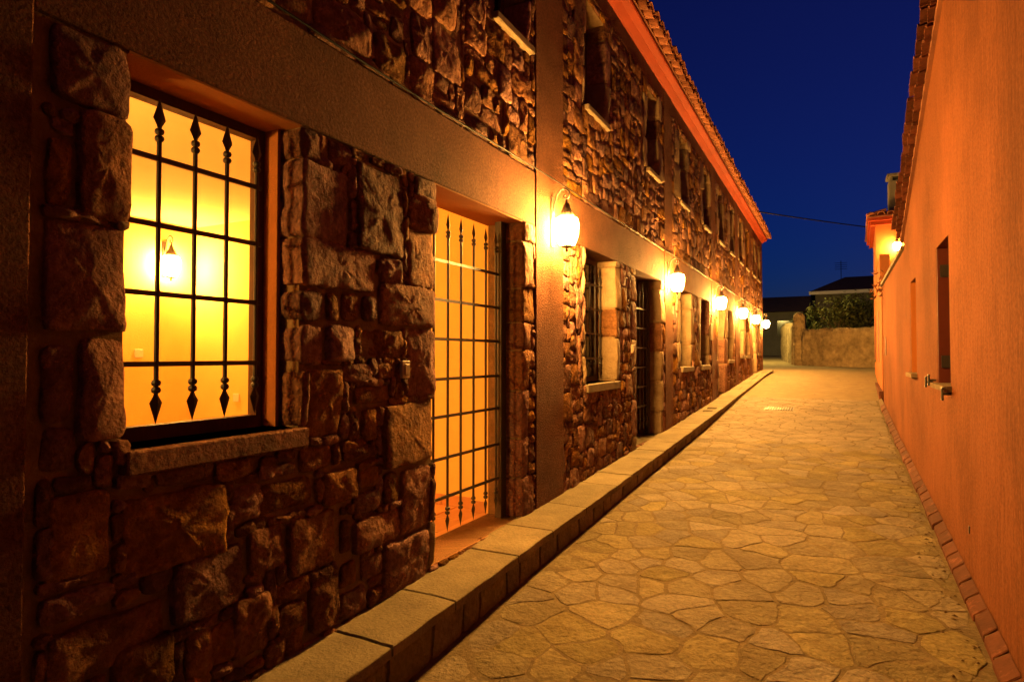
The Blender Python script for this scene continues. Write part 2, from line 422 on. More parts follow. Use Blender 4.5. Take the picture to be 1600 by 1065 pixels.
# sidewalk: core, top slabs, facing stones
def sidewalk():
    core = MB()
    ss = [-1.5 + .5 * i for i in range(45)]
    prof = []
    for s in ss:
        z = SW(s) - .035
        prof.append([(-2.35, s, z), (XK - .035, s, z), (XK - .03, s, G(s) - .1)])
    for row in prof: core.v += row
    for i in range(len(ss) - 1):
        for k in range(2):
            a = i * 3 + k
            core.f.append((a, a + 1, a + 4, a + 3))
    e = (len(ss) - 1) * 3
    core.add([(-2.35, 20.5, .8)], [])
    core.f.append((e, e + 1, e + 2, len(core.v) - 1))
    sw = core.build('sidewalk', M['joint'], None, False, (0, 0, 0)); sw['kind'] = 'structure'
    s = -1.2
    while s < 20.4:
        ln = rnd.uniform(.42, .85); s1 = min(s + ln, 20.55)
        split = s > 8 and rnd.random() < .2
        cuts = [XK] + ([rnd.uniform(-1.82, -1.76)] if split else []) + [-1.992]
        for xa, xb in zip(cuts, cuts[1:]):
            b = MB(); n = 10
            x0, x1 = xb + .004, xa - (.004 if xa != XK else 0)
            y0, y1 = s + .006, s1 - .006
            ring = []
            for i in range(n): ring.append((x0 + (x1 - x0) * i / n, y0))
            for i in range(n): ring.append((x1, y0 + (y1 - y0) * i / n))
            for i in range(n): ring.append((x1 + (x0 - x1) * i / n, y1))
            for i in range(n): ring.append((x0, y1 + (y0 - y1) * i / n))
            rr = []
            for (x, y) in ring:
                w = noise.noise_vector(Vector((x * 6, y * 6, 4)))
                rr.append((x + w.x * .005, y + w.y * .008))
            cx, cy_ = (x0 + x1) / 2, (y0 + y1) / 2
            dz = rnd.uniform(-.002, .003); m = len(rr)
            for k, (ins, e) in enumerate(((0, -.045), (0, -.004), (.004, 0), (.07, .001))):
                for (x, y) in rr:
                    dx, dy = (x1 - x0) / 2, (y1 - y0) / 2
                    qx = cx + (x - cx) * max(.1, 1 - ins / dx); qy = cy_ + (y - cy_) * max(.1, 1 - ins / dy)
                    b.v.append((qx, qy, SW(qy) + dz + e + .005 * noise.noise(Vector((qx * 5, qy * 5, 2)))))
            b.v.append((cx, cy_, SW(cy_) + dz))
            for r in range(3):
                for i in range(m):
                    j = (i + 1) % m; b.f.append((r * m + i, r * m + j, r * m + m + j, r * m + m + i))
            for i in range(m): b.f.append((3 * m + i, 3 * m + (i + 1) % m, 4 * m))
            b.build('slab', M['slab'], sw, True, None, 28)
        s = s1
    s = -1.2
    while s < 20.3:
        ln = rnd.uniform(.14, .34); a0, a1 = s + .007, s + ln - .007
        b = MB(); n = 6; j = lambda: rnd.uniform(-.012, .012)
        zt0, zt1 = SW(a0) - .048, SW(a1) - .048; zb0, zb1 = G(a0) - .03, G(a1) - .03
        xo = XK - .018 + rnd.uniform(-.005, .004)
        pts = []
        for t in range(n): pts.append((a0 + (a1 - a0) * t / n, zb0 + (zb1 - zb0) * t / n))
        for t in range(n): pts.append((a1, zb1 + (zt1 - zb1) * t / n))
        for t in range(n): pts.append((a1 + (a0 - a1) * t / n, zt1 + (zt0 - zt1) * t / n))
        for t in range(n): pts.append((a0, zt0 + (zb0 - zt0) * t / n))
        cy_, cz = (a0 + a1) / 2, (zt0 + zb0) / 2
        sh = rnd.uniform(-.15, .15)
        m = len(pts)
        for ins, dx in ((0, -.03), (.004, -.004), (.014, 0)):
            for (y, z) in pts:
                w = noise.noise_vector(Vector((y * 8, z * 8, 6)))
                yy = y + w.x * .012 + (z - cz) * sh; zz = z
                qy = cy_ + (yy - cy_) * (1 - ins / .08); qz = cz + (zz - cz) * (1 - ins / .08)
                b.v.append((xo + dx + .004 * w.z, qy, qz))
        b.v.append((xo, cy_, cz))
        for r in range(2):
            for i in range(m):
                k = (i + 1) % m; b.f.append((r * m + i, r * m + k, r * m + m + k, r * m + m + i))
        for i in range(m): b.f.append((2 * m + i, 2 * m + (i + 1) % m, 3 * m))
        b.build('facing_stone', M['flag'], sw, True, None, 30)
        s += ln
    for s0 in (10.1, 10.5):
        b = MB(); x0, x1 = -1.86, -1.72
        b.hexa([(x0, s0, SW(s0) - .01), (x1, s0, SW(s0) - .01), (x1, s0 + .12, SW(s0 + .12) - .01), (x0, s0 + .12, SW(s0 + .12) - .01),
                (x0, s0, SW(s0) + .012), (x1, s0, SW(s0) + .012), (x1, s0 + .12, SW(s0 + .12) + .012), (x0, s0 + .12, SW(s0 + .12) + .012)])
        tag(b.build('utility_cover', M['grate']), 'small dark metal cover in the raised sidewalk, ' + ('the one nearer the lit doorway' if s0 < 10.3 else 'the one farther from the lit doorway'), 'cover', 'utility covers in the sidewalk')
    return sw
sidewalk()

# ------------------------------------------------------------------ stone masonry
def stone_mesh(outline, depth_back, front, bulge, rough, rings, seed, zlim=None):
    """outline: list of (s,z) counter-clockwise seen from the street; returns MB"""
    cs = sum(p[0] for p in outline) / len(outline); cz = sum(p[1] for p in outline) / len(outline)
    rad = min(max(p[0] for p in outline) - min(p[0] for p in outline), max(p[1] for p in outline) - min(p[1] for p in outline)) / 2
    n = len(outline); b = MB()
    ts, tz = rnd.uniform(-.10, .10), rnd.uniform(-.08, .08)
    edge = min(.0095, rad * .2)
    lv = [(0, None), (0, -edge * 1.0), (edge * .35, -edge * .35), (edge * 1.1, 0)]
    for k in range(1, rings): lv.append((edge * 1.1 + (rad - edge * 1.1) * .9 * k / rings, bulge * math.sin(1.57 * k / rings)))
    for ins, e in lv:
        for (s, z) in outline:
            f = max(.06, 1 - ins / rad)
            qs, qz = cs + (s - cs) * f, cz + (z - cz) * f
            if e is None: x = depth_back
            else:
                v = Vector((qs, qz, seed * 3.7))
                x = XF + front + e + ts * (qs - cs) + tz * (qz - cz)
                x += rough * (noise.noise(v * 9) * .6 + noise.noise(v * 23) * .5 + noise.noise(v * 48) * .4)
                w = noise.noise_vector(v * 14)
                qs += w.x * .004; qz += w.y * .004
            b.v.append((x, qs, qz))
    v = Vector((cs, cz, seed * 3.7))
    b.v.append((XF + front + bulge + rough * noise.noise(v * 9) * .7, cs, cz))
    L = len(lv)
    for r in range(L - 1):
        for i in range(n):
            j = (i + 1) % n; b.f.append((r * n + i, r * n + j, r * n + n + j, r * n + n + i))
    for i in range(n): b.f.append(((L - 1) * n + i, (L - 1) * n + (i + 1) % n, L * n))
    return b

def rings_of(lo, hi, step, brk):
    xs = sorted(set([lo, hi] + [b for b in brk if lo < b < hi])); out = [lo]
    for a, c in zip(xs, xs[1:]):
        n = max(1, round((c - a) / step))
        out += [a + (c - a) * (i + 1) / n for i in range(n)]
    return out

def masonry(parent, s0, s1, z0, z1, openings, step, wsel, hsel, rings, near, seed, manual=(), zfun=None, xm=XM):
    """fill the wall field with separate stones around the openings"""
    rg = random.Random(seed)
    S = rings_of(s0, s1, step, [o[0] for o in openings] + [o[1] for o in openings])
    Z = rings_of(z0, z1, step, [o[2] for o in openings] + [o[3] for o in openings])
    ns, nz = len(S) - 1, len(Z) - 1
    taken = [[False] * nz for _ in range(ns)]
    def inop(a, b):
        return any(o[0] < a < o[1] and o[2] < b < o[3] for o in openings)
    for i in range(ns):
        for j in range(nz):
            a, b = (S[i] + S[i + 1]) / 2, (Z[j] + Z[j + 1]) / 2
            if inop(a, b) or (zfun and b < zfun(a) - step * .6): taken[i][j] = True
            for r in manual:
                if r[0] < a < r[1] and r[2] < b < r[3]: taken[i][j] = True
    jit = {}
    def node(i, j):
        if (i, j) not in jit:
            a, b = S[i], Z[j]
            dx = rg.uniform(-.27, .27) * step; dz = rg.uniform(-.25, .25) * step
            if i in (0, ns) or any(abs(a - o[0]) < 1e-6 or abs(a - o[1]) < 1e-6 for o in openings): dx *= .12
            if j in (0, nz) or any(abs(b - o[2]) < 1e-6 or abs(b - o[3]) < 1e-6 for o in openings): dz *= .12
            jit[(i, j)] = (a + dx, b + dz)
        return jit[(i, j)]
    todo = []
    cells = [(i, j) for j in range(nz) for i in range(ns)]
    for (i, j) in cells:
        if taken[i][j]: continue
        w, h = rg.choice(wsel), rg.choice(hsel)
        if w * h == 1 and rg.random() < .7: w = 2
        if near or True:
            if any(abs(S[i] - o[1]) < 1e-6 and o[2] - .02 < Z[j] < o[3] for o in openings):
                h = rg.choice([4, 5, 6, 7]); w = rg.choice([2, 3, 3, 4])
            else:
                for q in range(1, 5):
                    if i + q <= ns and any(abs(S[i + q] - o[0]) < 1e-6 and o[2] - .02 < Z[j] < o[3] for o in openings):
                        if q <= 4: w = q; h = rg.choice([4, 5, 6, 7])
                        break
        ww = 1
        while ww < w and i + ww < ns and not taken[i + ww][j]: ww += 1
        hh = 1
        while hh < h and j + hh < nz and all(not taken[i + q][j + hh] for q in range(ww)): hh += 1
        for q in range(ww):
            for p in range(hh): taken[i + q][j + p] = True
        ring = [node(i + q, j) for q in range(ww)] + [node(i + ww, j + p) for p in range(hh)] + \
               [node(i + ww - q, j + hh) for q in range(ww)] + [node(i, j + hh - p) for p in range(hh)]
        todo.append((ring, S[i], S[i + ww], Z[j], Z[j + hh]))
    for (a, b, c, d) in manual:
        n = max(2, int((b - a) / step)); m = max(2, int((d - c) / step)); ring = []
        rr = lambda: rg.uniform(-.14, .14) * step
        for q in range(n): ring.append((a + (b - a) * q / n + rr(), c + rr()))
        for q in range(m): ring.append((b + rr(), c + (d - c) * q / m + rr()))
        for q in range(n): ring.append((b + (a - b) * q / n + rr(), d + rr()))
        for q in range(m): ring.append((a + rr(), d + (c - d) * q / m + rr()))
        todo.append((ring, a, b, c, d))
    k = 0
    for ring, a, b, c, d in todo:
        # round: subdivide once and smooth
        pts = []
        for q in range(len(ring)):
            p, r = ring[q], ring[(q + 1) % len(ring)]
            pts += [p, ((p[0] + r[0]) / 2, (p[1] + r[1]) / 2)]
        for _ in range(1):
            pts = [((pts[q - 1][0] + 2 * pts[q][0] + pts[(q + 1) % len(pts)][0]) / 4, (pts[q - 1][1] + 2 * pts[q][1] + pts[(q + 1) % len(pts)][1]) / 4) for q in range(len(pts))]
        cs = (a + b) / 2; cz = (c + d) / 2
        g = rg.uniform(.0005, .005) if near else .002
        hw, hh = max(.02, (b - a) / 2), max(.02, (d - c) / 2)
        pts = [(cs + (p[0] - cs) * (1 - g / hw), cz + (p[1] - cz) * (1 - g / hh)) for p in pts]
        side = any((abs(a - o[1]) < .03 or abs(b - o[0]) < .03) and c < o[3] - .02 and d > o[2] + .02 for o in openings)
        sz = min(b - a, d - c)
        front = rg.uniform(-.007, .007) + (.004 if sz > .15 else -.003)
        if side: front = rg.uniform(-.006, .012)
        m = stone_mesh(pts, XF - .205 if side else xm - .02, front, rg.uniform(.002, .012), rg.uniform(.008, .019) if not side else .008, rings, rg.random() * 50)
        pale = side and rg.random() < (.12 if seed == 11 else .55 if near else .8)
        m.build('stone', M['quoin'] if pale else M['stone'], parent, True, (XF, cs, cz), 48)
        k += 1
    return k

def wall_mesh(s0, s1, z0, z1, ops, xf, xb):
    S = sorted(set([s0, s1] + [v for o in ops for v in o[:2] if s0 < v < s1])); Z = sorted(set([z0, z1] + [v for o in ops for v in o[2:] if z0 < v < z1]))
    b = MB()
    def solid(i, j):
        if i < 0 or j < 0 or i >= len(S) - 1 or j >= len(Z) - 1: return False
        a, c = (S[i] + S[i + 1]) / 2, (Z[j] + Z[j + 1]) / 2
        return not any(o[0] < a < o[1] and o[2] < c < o[3] for o in ops)
    for i in range(len(S) - 1):
        for j in range(len(Z) - 1):
            if not solid(i, j): continue
            a, c, d, e = S[i], S[i + 1], Z[j], Z[j + 1]
            b.add([(xf, a, d), (xf, c, d), (xf, c, e), (xf, a, e)], [(0, 1, 2, 3)])
            b.add([(xb, a, d), (xb, c, d), (xb, c, e), (xb, a, e)], [(3, 2, 1, 0)])
            if not solid(i - 1, j): b.add([(xf, a, d), (xf, a, e), (xb, a, e), (xb, a, d)], [(0, 1, 2, 3)])
            if not solid(i + 1, j): b.add([(xf, c, d), (xb, c, d), (xb, c, e), (xf, c, e)], [(0, 1, 2, 3)])
            if not solid(i, j - 1): b.add([(xf, a, d), (xb, a, d), (xb, c, d), (xf, c, d)], [(0, 1, 2, 3)])
            if not solid(i, j + 1): b.add([(xf, a, e), (xf, c, e), (xb, c, e), (xb, a, e)], [(0, 1, 2, 3)])
    return b

# spear-ended bar, local z from 0 to h
def spear_bar(h, r=.0085, tips=True):
    b = MB()
    if not tips: return b.tube([(0, 0, 0), (0, 0, h)], r, 8)
    t = .155
    prof = [(r, t), (r, h - t)]
    b.lathe((0, 0, 0), [(.0085, t - .005), (r, t), (r, h - t), (.0085, h - t + .005)], 8)
    ball = [(.006, -.013), (.014, -.008), (.0165, 0), (.014, .008), (.006, .013)]
    for z in (t - .012, t - .037, h - t + .012, h - t + .037): b.lathe((0, 0, z), ball, 8)
    for z, s in ((t - .048, -1), (h - t + .048, 1)):
        pr = [(.007, 0), (.011, .012), (.0235, .034), (.016, .058), (.006, .09), (.001, .107)]
        if s < 0: pr = [(q, -w) for q, w in pr][::-1]
        b.lathe((0, 0, z), pr, 4, 0, .55, 1.0)
    return b

BARS = {}
def bar(name, h, loc, parent, tips=True):
    key = (round(h, 3), tips)
    if key in BARS:
        return copy_to(BARS[key], loc, parent)
    b = spear_bar(h, tips=tips)
    o = b.build(name, M['iron'], parent, False, (0, 0, 0))
    WL[o] = Vector(loc); o.location = Vector(loc) - WL[parent]
    BARS[key] = o
    return o

HB = {}
def hbar(h, loc, parent):
    key = round(h, 3)
    if key in HB: return copy_to(HB[key], loc, parent)
    o = MB().box(-.006, .006, 0, h, -.009, .009).build('crossbar', M['iron'], parent, False, (0, 0, 0))
    WL[o] = Vector(loc); o.location = Vector(loc) - WL[parent]
    HB[key] = o
    return o

def window(h, s0, s1, z0, z1, grille=True, lit=False, upper=False, bars=None, hz=None, depth=.20):
    x = XF - depth
    f = MB()
    w = .05
    f.box(x - .05, x, s0 - .01, s1 + .01, z1 - w, z1 - .002).box(x - .05, x, s0 - .01, s1 + .01, z0, z0 + w)
    f.box(x - .05, x, s0 - .01, s0 + w, z0 + w, z1 - w).box(x - .05, x, s1 - w, s1 + .01, z0 + w, z1 - w)
    if not lit and (s1 - s0) > .6: f.box(x - .045, x - .005, (s0 + s1) / 2 - .02, (s0 + s1) / 2 + .02, z0 + w, z1 - w)
    win = f.build('window', M['frame'], h)
    g = MB().box(x - .030, x - .026, s0 + w, s1 - w, z0 + w, z1 - w)
    g.build('pane', M['pane'] if lit else M['dark_glass'], win)
    sl = MB()
    pr = .028 if lit else .035 if not upper else .045
    th = .05 if upper else .075
    sl.cbox(x - .05, XF + pr, s0 - (.02 if not upper else .03), s1 + (.03 if not upper else .03), z0 - th, z0, .005)
    sl.build('sill', M['stone'] if lit else M['sill'], win)
    if grille:
        bl = s1 - s0 - (.085 if lit else .02)
        gr = hbar(bl, (x + .05, s0 + .01, (hz or [z1 - .27])[0]), win); gr.name = 'grille'
        for z in (hz or [z1 - .27 - .243 * k for k in range(4)])[1:]: hbar(bl, (x + .05, s0 + .01, z), win)
        if bars is None:
            n = max(3, round((s1 - s0) / .14)); bars = [s0 + (s1 - s0) * (k + .5) / n for k in range(n)]
        for s in bars: bar('spear_bar', z1 - z0 - .12, (x + .05, s, z0 + .06), win)
    return win

def gate(h, s0, s1, z0, z1, bars, hz):
    x = XF - .165
    f = MB().box(x - .025, x + .025, s1 - .075, s1 - .001, z0 + .01, z1 - .005).box(x - .025, x + .025, s0 + .001, s0 + .05, z0 + .01, z1 - .005)
    g = f.build('gate', M['iron'], h)
    for z in hz: hbar(s1 - s0 - .1, (x, s0 + .05, z), g)
    for s in bars: bar('spear_bar', 1.975 if z1 - z0 > 2.05 else z1 - z0 - .15, (x, s, z0 + .075), g)
    return g

ZL, ZT = 2.42, 2.82     # lintel band
ZU, ZE = 4.80, 5.00     # top beam
SILL = 1.15
BAY = [
    dict(s=(.855, 4.08), p=(4.08, 4.60), win=[(1.135, 1.82)], door=[(2.80, 3.88)], up=[(1.25, 1.8), (3.46, 3.96)], sill=1.15),
    dict(s=(4.60, 8.03), p=(8.03, 8.46), win=[(5.12, 5.99)], door=[(6.70, 7.80)], up=[(5.13, 5.69), (7.20, 7.74)], sill=1.19),
    dict(s=(8.46, 11.52), p=(11.52, 11.98), win=[(8.98, 9.74), (10.5, 11.2)], door=[], up=[(8.95, 9.5), (10.85, 11.4)], sill=1.28),
    dict(s=(11.98, 14.62), p=(14.62, 15.08), win=[(13.45, 14.2)], door=[(12.3, 13.05)], up=[(12.4, 12.95), (13.85, 14.4)], sill=1.36),
    dict(s=(15.08, 17.32), p=(17.32, 17.78), win=[(15.4, 16.05), (16.45, 17.1)], door=[], up=[(15.4, 15.9), (16.6, 17.1)], sill=1.45),
    dict(s=(17.78, 20.2), p=(20.2, 20.66), win=[(19.2, 19.85)], door=[(18.0, 18.7)], up=[(18.2, 18.7), (19.4, 19.9)], sill=1.52),
]
HL = ['stone terraced house with brightly lit barred window and glowing doorway behind spear-tipped gate',
      'stone terraced house with one dark barred window and a gated doorway, beside the lit house',
      'stone terraced house with two dark ground-floor windows and no doorway, third along the row',
      'fourth stone terraced house along the row, pale-jambed doorway right beside its neighbour',
      'fifth stone terraced house along the row, two ground-floor windows, next to last',
      'end stone terraced house where the sidewalk stops, farthest along the row']

# hand-read blocks of the first bay (photo pixels: x left, x right, y top, y bottom at mid-width)
BLK = [(469,505,195,252),(516,553,212,262),(469,546,258,378),(557,633,265,398),(648,684,268,312),(640,683,312,362),(637,681,362,450),
 (469,590,380,452),(597,629,402,445),(595,681,446,510),(469,507,455,500),(513,529,458,502),(536,565,458,502),(569,590,460,502),(469,508,507,572),
 (513,555,507,565),(570,632,514,560),(637,680,513,620),(482,534,577,683),(540,582,567,597),(590,620,566,592),(540,554,608,637),(557,613,601,629),
 (617,633,596,624),(598,677,630,726),(544,566,642,690),(569,592,638,688),(539,591,696,718),(470,521,694,736),(405,466,724,747),(435,465,699,720),
 (405,491,750,798),(505,558,734,787),(563,594,727,762),(556,594,767,800),(603,626,737,787),(629,675,730,828),(555,629,803,853),(452,527,803,892),
 (534,551,812,866),(534,562,877,917),(568,600,863,902),(601,672,838,925),(436,486,905,935),(433,481,940,990),(485,529,900,985),(534,575,921,960),
 (380,424,925,1000),(84,207,30,170),(74,117,215,322),(124,205,180,342),(70,198,345,520),(66,118,540,660),(124,198,528,690),(66,120,667,740),
 (74,172,770,905),(192,350,768,885),(184,238,738,765),(243,320,726,758),(335,400,716,750),(363,414,758,815),(392,447,822,890),(268,380,862,962),
 (62,182,925,960),(70,262,965,1045),(175,274,1000,1090),(291,335,980,1060),(363,424,928,1025),(84,120,178,210)]
man = []
for (a, b, c, d) in BLK:
    m = (a + b) / 2
    sa, sb = facade(a, (c + d) / 2)[0], facade(b, (c + d) / 2)[0]
    zt, zb = facade(m, c)[1], facade(m, d)[1]
    sa = max(sa, .875); zt = min(zt, ZL - .004)
    if sb > .9: man.append((sa, sb, zb, zt))
up_man = []
for (a, b, c, d) in [(491,576,12,70),(584,634,62,120),(428,484,-40,26),(640,676,95,150),(678,720,40,125),(725,752,125,172)]:
    m = (a + b) / 2
    sa, sb = facade(a, 50)[0], facade(b, 50)[0]
    zt, zb = facade(m, c)[1], facade(m, d)[1]
    up_man.append((sa, sb, max(zb, ZT + .004), zt))

houses = []
for k, B in enumerate(BAY):
    s0, s1 = B['s']; p0, p1 = B['p']
    near = k < 2
    h = empty('terraced_house', (XF, (s0 + p1) / 2, G((s0 + p1) / 2)), HL[k], 'house', 'terraced houses of the stone row')
    houses.append(h)
    lo = [(a, b, B['sill'], ZL) for a, b in B['win']] + [(a, b, SW((a + b) / 2) + .004, ZL) for a, b in B['door']]
    up = [(a, b, 3.71, 4.72) for a, b in B['up']]
    gw = .014
    xm = XM if k == 0 else XF - .020
    lw = wall_mesh(s0, s1, -.3, ZL, [(a - gw, b + gw, c, d) for a, b, c, d in lo], xm, XB).build('lower_wall', M['mortar'], h)
    uw = wall_mesh(s0, s1, ZT, ZU, [(a - gw, b + gw, c, d) for a, b, c, d in up], xm + (.01 if k == 0 else .003), XB).build('upper_wall', M['mortar'], h)
    # smooth render: pilaster, lintel band, top beam
    MB().cbox(XB, XF + .008, p0, p1, -.2, ZE - .004, .006).build('pilaster', M['stucco'], h)
    if k == 0: MB().cbox(XB, XF + .008, -1.4, s0, -.2, ZE - .004, .006).build('pilaster', M['stucco'], h)
    MB().cbox(XB, XF, s0 + .001, s1 - .001, ZL, ZT, .005).build('lintel_band', M['stucco'], h)
    MB().cbox(XB, XF, s0 + .001, s1 - .001, ZU, ZE - .004, .005).build('top_beam', M['stucco'], h)
    # cornice and roof
    ca = s0 if k else -1.4
    cb = p1 if k < 5 else p1 + .12
    c = MB(); pr = [(XB, ZE), (XF + .01, ZE), (XF + .03, ZE + .012), (XF + .085, ZE + .055), (XF + .15, ZE + .085), (XF + .16, ZE + .10), (XF + .16, ZE + .125), (XB, ZE + .125)]
    n = len(pr)
    c.v = [(x, ca + .0005, z) for x, z in pr] + [(x, cb - .0005, z) for x, z in pr]
    c.f = [(i, (i + 1) % n, n + (i + 1) % n, n + i) for i in range(n)] + [tuple(range(n))[::-1], tuple(range(n, 2 * n))]
    c.build('cornice', M['cornice'], h)
    rf = MB().hexa([(XB - 3.2, ca, ZE + 1.05), (XF + .15, ca, ZE + .128), (XF + .15, cb, ZE + .128), (XB - 3.2, cb, ZE + 1.05),
                    (XB - 3.2, ca, ZE + 1.09), (XF + .17, ca, ZE + .15), (XF + .17, cb, ZE + .15), (XB - 3.2, cb, ZE + 1.09)]).build('roof', M['roof_sheet'], h)
    ta = max(ca, 2.6); pitch = .205; n = int((cb - ta) / pitch)
    for i in range(n):
        yc = ta + (i + .5) * (cb - ta) / n
        for row in range(2):
            xo = XF + .285 - row * .34; zo = ZE + .150 + row * .092
            # pan (concave) and cover (convex) half-pipes
            key = 'tiles'
            if key not in BARS:
                for nm, conv in (('cover', 1), ('pan', -1)):
                    t = MB(); seg = 8
                    for (xx, zz, r) in ((0, 0, .082), (-.42, .112, .066)):
                        for rr in (r, r - .012):
                            for q in range(seg + 1):
                                an = math.pi * q / seg
                                t.v.append((xx, rr * math.cos(an), zz + conv * rr * math.sin(an) * .85))
                    m1 = seg + 1
                    for q in range(seg):
                        t.f += [(q, q + 1, 2 * m1 + q + 1, 2 * m1 + q), (m1 + q + 1, m1 + q, 3 * m1 + q, 3 * m1 + q + 1), (q + 1, q, m1 + q, m1 + q + 1)]
                    t.f += [(0, 2 * m1, 3 * m1, m1), (seg, m1 + seg, 3 * m1 + seg, 2 * m1 + seg)]
                    me = bpy.data.meshes.new('roof_tile'); me.from_pydata(t.v, [], t.f); me.materials.append(M['tile']); me.update()
                    me.polygons.foreach_set('use_smooth', [True] * len(me.polygons))
                    BARS[nm] = me
                BARS[key] = 1
            for nm, dy, dz, dx in (('cover', 0, .035, 0), ('pan', pitch / 2, .045, -.02)):
                o = bpy.data.objects.new('roof_tile', BARS[nm])
                link(o, (xo + dx + rnd.uniform(-.016, .016), yc + dy + rnd.uniform(-.006, .006), zo + dz + rnd.uniform(-.006, .006)), rf)
                o.rotation_euler = (0, 0, rnd.uniform(-.04, .04))
    # stones
    if k == 0:
        masonry(lw, s0 + .03, s1, .12, ZL, lo, .048, [1, 2, 2, 3, 4], [1, 2, 2, 3], 5, True, 11, man, SW)
        masonry(uw, s0, s1, ZT, ZU, up, .06, [2, 3, 4, 5, 6], [1, 2, 2, 3, 4], 5, True, 12, up_man)
    elif k == 1:
        masonry(lw, s0, s1, .25, ZL, lo, .06, [1, 2, 3, 3, 4], [1, 2, 2, 3, 4], 4, True, 13, (), SW, xm)
        masonry(uw, s0, s1, ZT, ZU, up, .07, [2, 2, 3, 4, 5], [1, 2, 2, 3], 3, True, 14, (), None, xm)
    else:
        masonry(lw, s0, s1, .3, ZL, lo, .085, [1, 2, 2, 3], [1, 2, 2, 3], 2, False, 20 + k, (), SW, xm)
        masonry(uw, s0, s1, ZT, ZU, up, .085, [2, 2, 3, 4], [1, 2, 2, 3], 2, False, 40 + k, (), None, xm)
    # windows and doors
    for a, b in B['win']:
        if k == 0:
            window(h, a, b, B['sill'], ZL, True, True, bars=[1.17, 1.309, 1.447, 1.582, 1.722], hz=[2.145, 1.91, 1.667, 1.42])
        else: window(h, a, b, B['sill'], ZL)
    for a, b in B['up']: window(h, a, b, 3.71, 4.72, False, False, True)
    for a, b in B['door']:
        zf = SW((a + b) / 2) + .004
        if k == 0:
            gate(h, a, b, SW(3.3), ZL, [2.86, 3.01, 3.163, 3.313, 3.47, 3.63, 3.773], [2.03, 1.79, 1.55, 1.305, 1.075, .82, .58])
        else:
            n = round((b - a) / .155)
            gate(h, a, b, SW(b - .3), ZL, [a + (b - a) * (q + .5) / n for q in range(n)], [ZL - .39 - .243 * q for q in range(6)])
            dr = MB().cbox(XB - .06, XB - .01, a - .03, b + .03, zf - .1, ZL + .05, .004)
            for q in range(3):
                for r in range(2):
                    aa = a + .08 + r * (b - a - .12) / 2; bb = aa + (b - a - .2) / 2; cc = zf + .12 + q * .66
                    dr.box(XB - .012, XB + .006, aa, bb, cc, cc + .54)
            dr.build('door', M['wood'], h)
        MB().box(XB - .05, XF - .02, a - .01, b + .01, zf - .2, zf).build('threshold', M['slab'] if k else M['terracotta'], h)
    # dark rooms behind the unlit houses
    if k: MB().box(XB - 3.0, XB - .09, s0 + .05, s1 - .05, .1, 4.78).build('core', M['stucco'], h)
    else: MB().box(XB - 3.6, XB - .1, s0 - .6, s1 + .1, 2.9, 4.78).build('upper_core', M['stucco'], h)

H1 = houses[0]
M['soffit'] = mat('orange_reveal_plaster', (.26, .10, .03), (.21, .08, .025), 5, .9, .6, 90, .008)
for a, b in ((1.135, 1.82), (2.80, 3.88)):
    MB().box(XB - .01, XF - .012, a - .012, b + .012, ZL - .009, ZL - .001).build('soffit', M['soffit'], H1)
for a in (1.802,): MB().box(XF - .20, XF - .12, a, a + .016, SILL + .002, ZL - .01).build('reveal', M['soffit'], H1)
def bell(h, s, z):
    M['bell'] = mat('bell_plastic', (.34, .27, .19), None, 3, .5)
    b = MB().cbox(XF + .0, XF + .022, s - .033, s + .033, z - .045, z + .045, .004).build('bell_plate', M['bell'], h)
    MB().cbox(XF + .02, XF + .030, s - .018, s + .018, z - .028, z + .028, .003).build('button', M['bell'], b)
sb, zb = facade(630, 577)
bell(H1, sb, zb)
bell(houses[1], 6.52, 1.52)
MB().cbox(XF, XF + .035, 11.28, 11.48, 1.72, 2.02, .006).build('meter_box', M['sill'], houses[2])

# interior of the lit house
RB, RS0, RS1, RF, RC = -5.8, .35, 4.0, .278, 2.76
room = MB()
room.box(RB - .1, RB, RS0 - .1, RS1 + .1, RF - .1, RC + .05)
room.box(RB - .001, XB - .002, RS1, RS1 + .075, RF - .1, RC + .05)
room.box(RB - .001, XB - .002, RS0 - .1, RS0, RF - .1, RC + .05)
room.box(-2.42, XB - .002, RS1 - .07, RS1 - .001, RF - .1, RC)
rm = room.build('interior_wall', M['plaster_in'], H1)
lin = wall_mesh(RS0, RS1 - .07, RF - .05, RC, [(1.12, 1.835, 1.15, ZL), (2.786, 3.895, RF - .04, ZL)], XB - .004, XB - .016)
lin.build('inner_lining', M['plaster_in'], H1)
MB().box(RB, XB - .016, RS0, RS1, RC, RC + .06).build('ceiling', M['ceiling_in'], H1)
fl = MB().box(RB, XB - .016, RS0, RS1, RF - .08, RF - .008).build('floor', M['grout'], H1)
ti = None
for i in range(11):
    for j in range(10):
        x = XB - .03 - i * .318; y = RS1 - .01 - j * .318
        if y - .31 < RS0 or x - .31 < RB: continue
        if ti is None:
            ti = MB().cbox(-.308, 0, -.308, 0, -.01, .004, .003).build('floor_tile', M['terracotta'], fl, False, (0, 0, 0))
            WL[ti] = Vector((x, y, RF - .003)); ti.location = WL[ti] - WL[fl]
        else: copy_to(ti, (x, y, RF - .003), fl)
sk = None
for i in range(11):
    x = -2.43 - i * .305
    MB().cbox(x - .3, x, RS1 - .012, RS1 - .001, RF, RF + .085, .002).build('skirting_tile', M['terracotta'], fl)
MB().cbox(-2.42, XB - .02, RS1 - .083, RS1 - .071, RF, RF + .085, .002).build('skirting_tile', M['terracotta'], fl)
for i in range(11):
    y = RS1 - .02 - i * .305
    MB().cbox(RB + .001, RB + .012, y - .3, y, RF, RF + .085, .002).build('skirting_tile', M['terracotta'], fl)
def plate_on_back(s, z, w=.04):
    MB().cbox(RB + .001, RB + .016, s - w, s + w, z - w, z + w, .004).build('light_switch', M['switch'], rm)
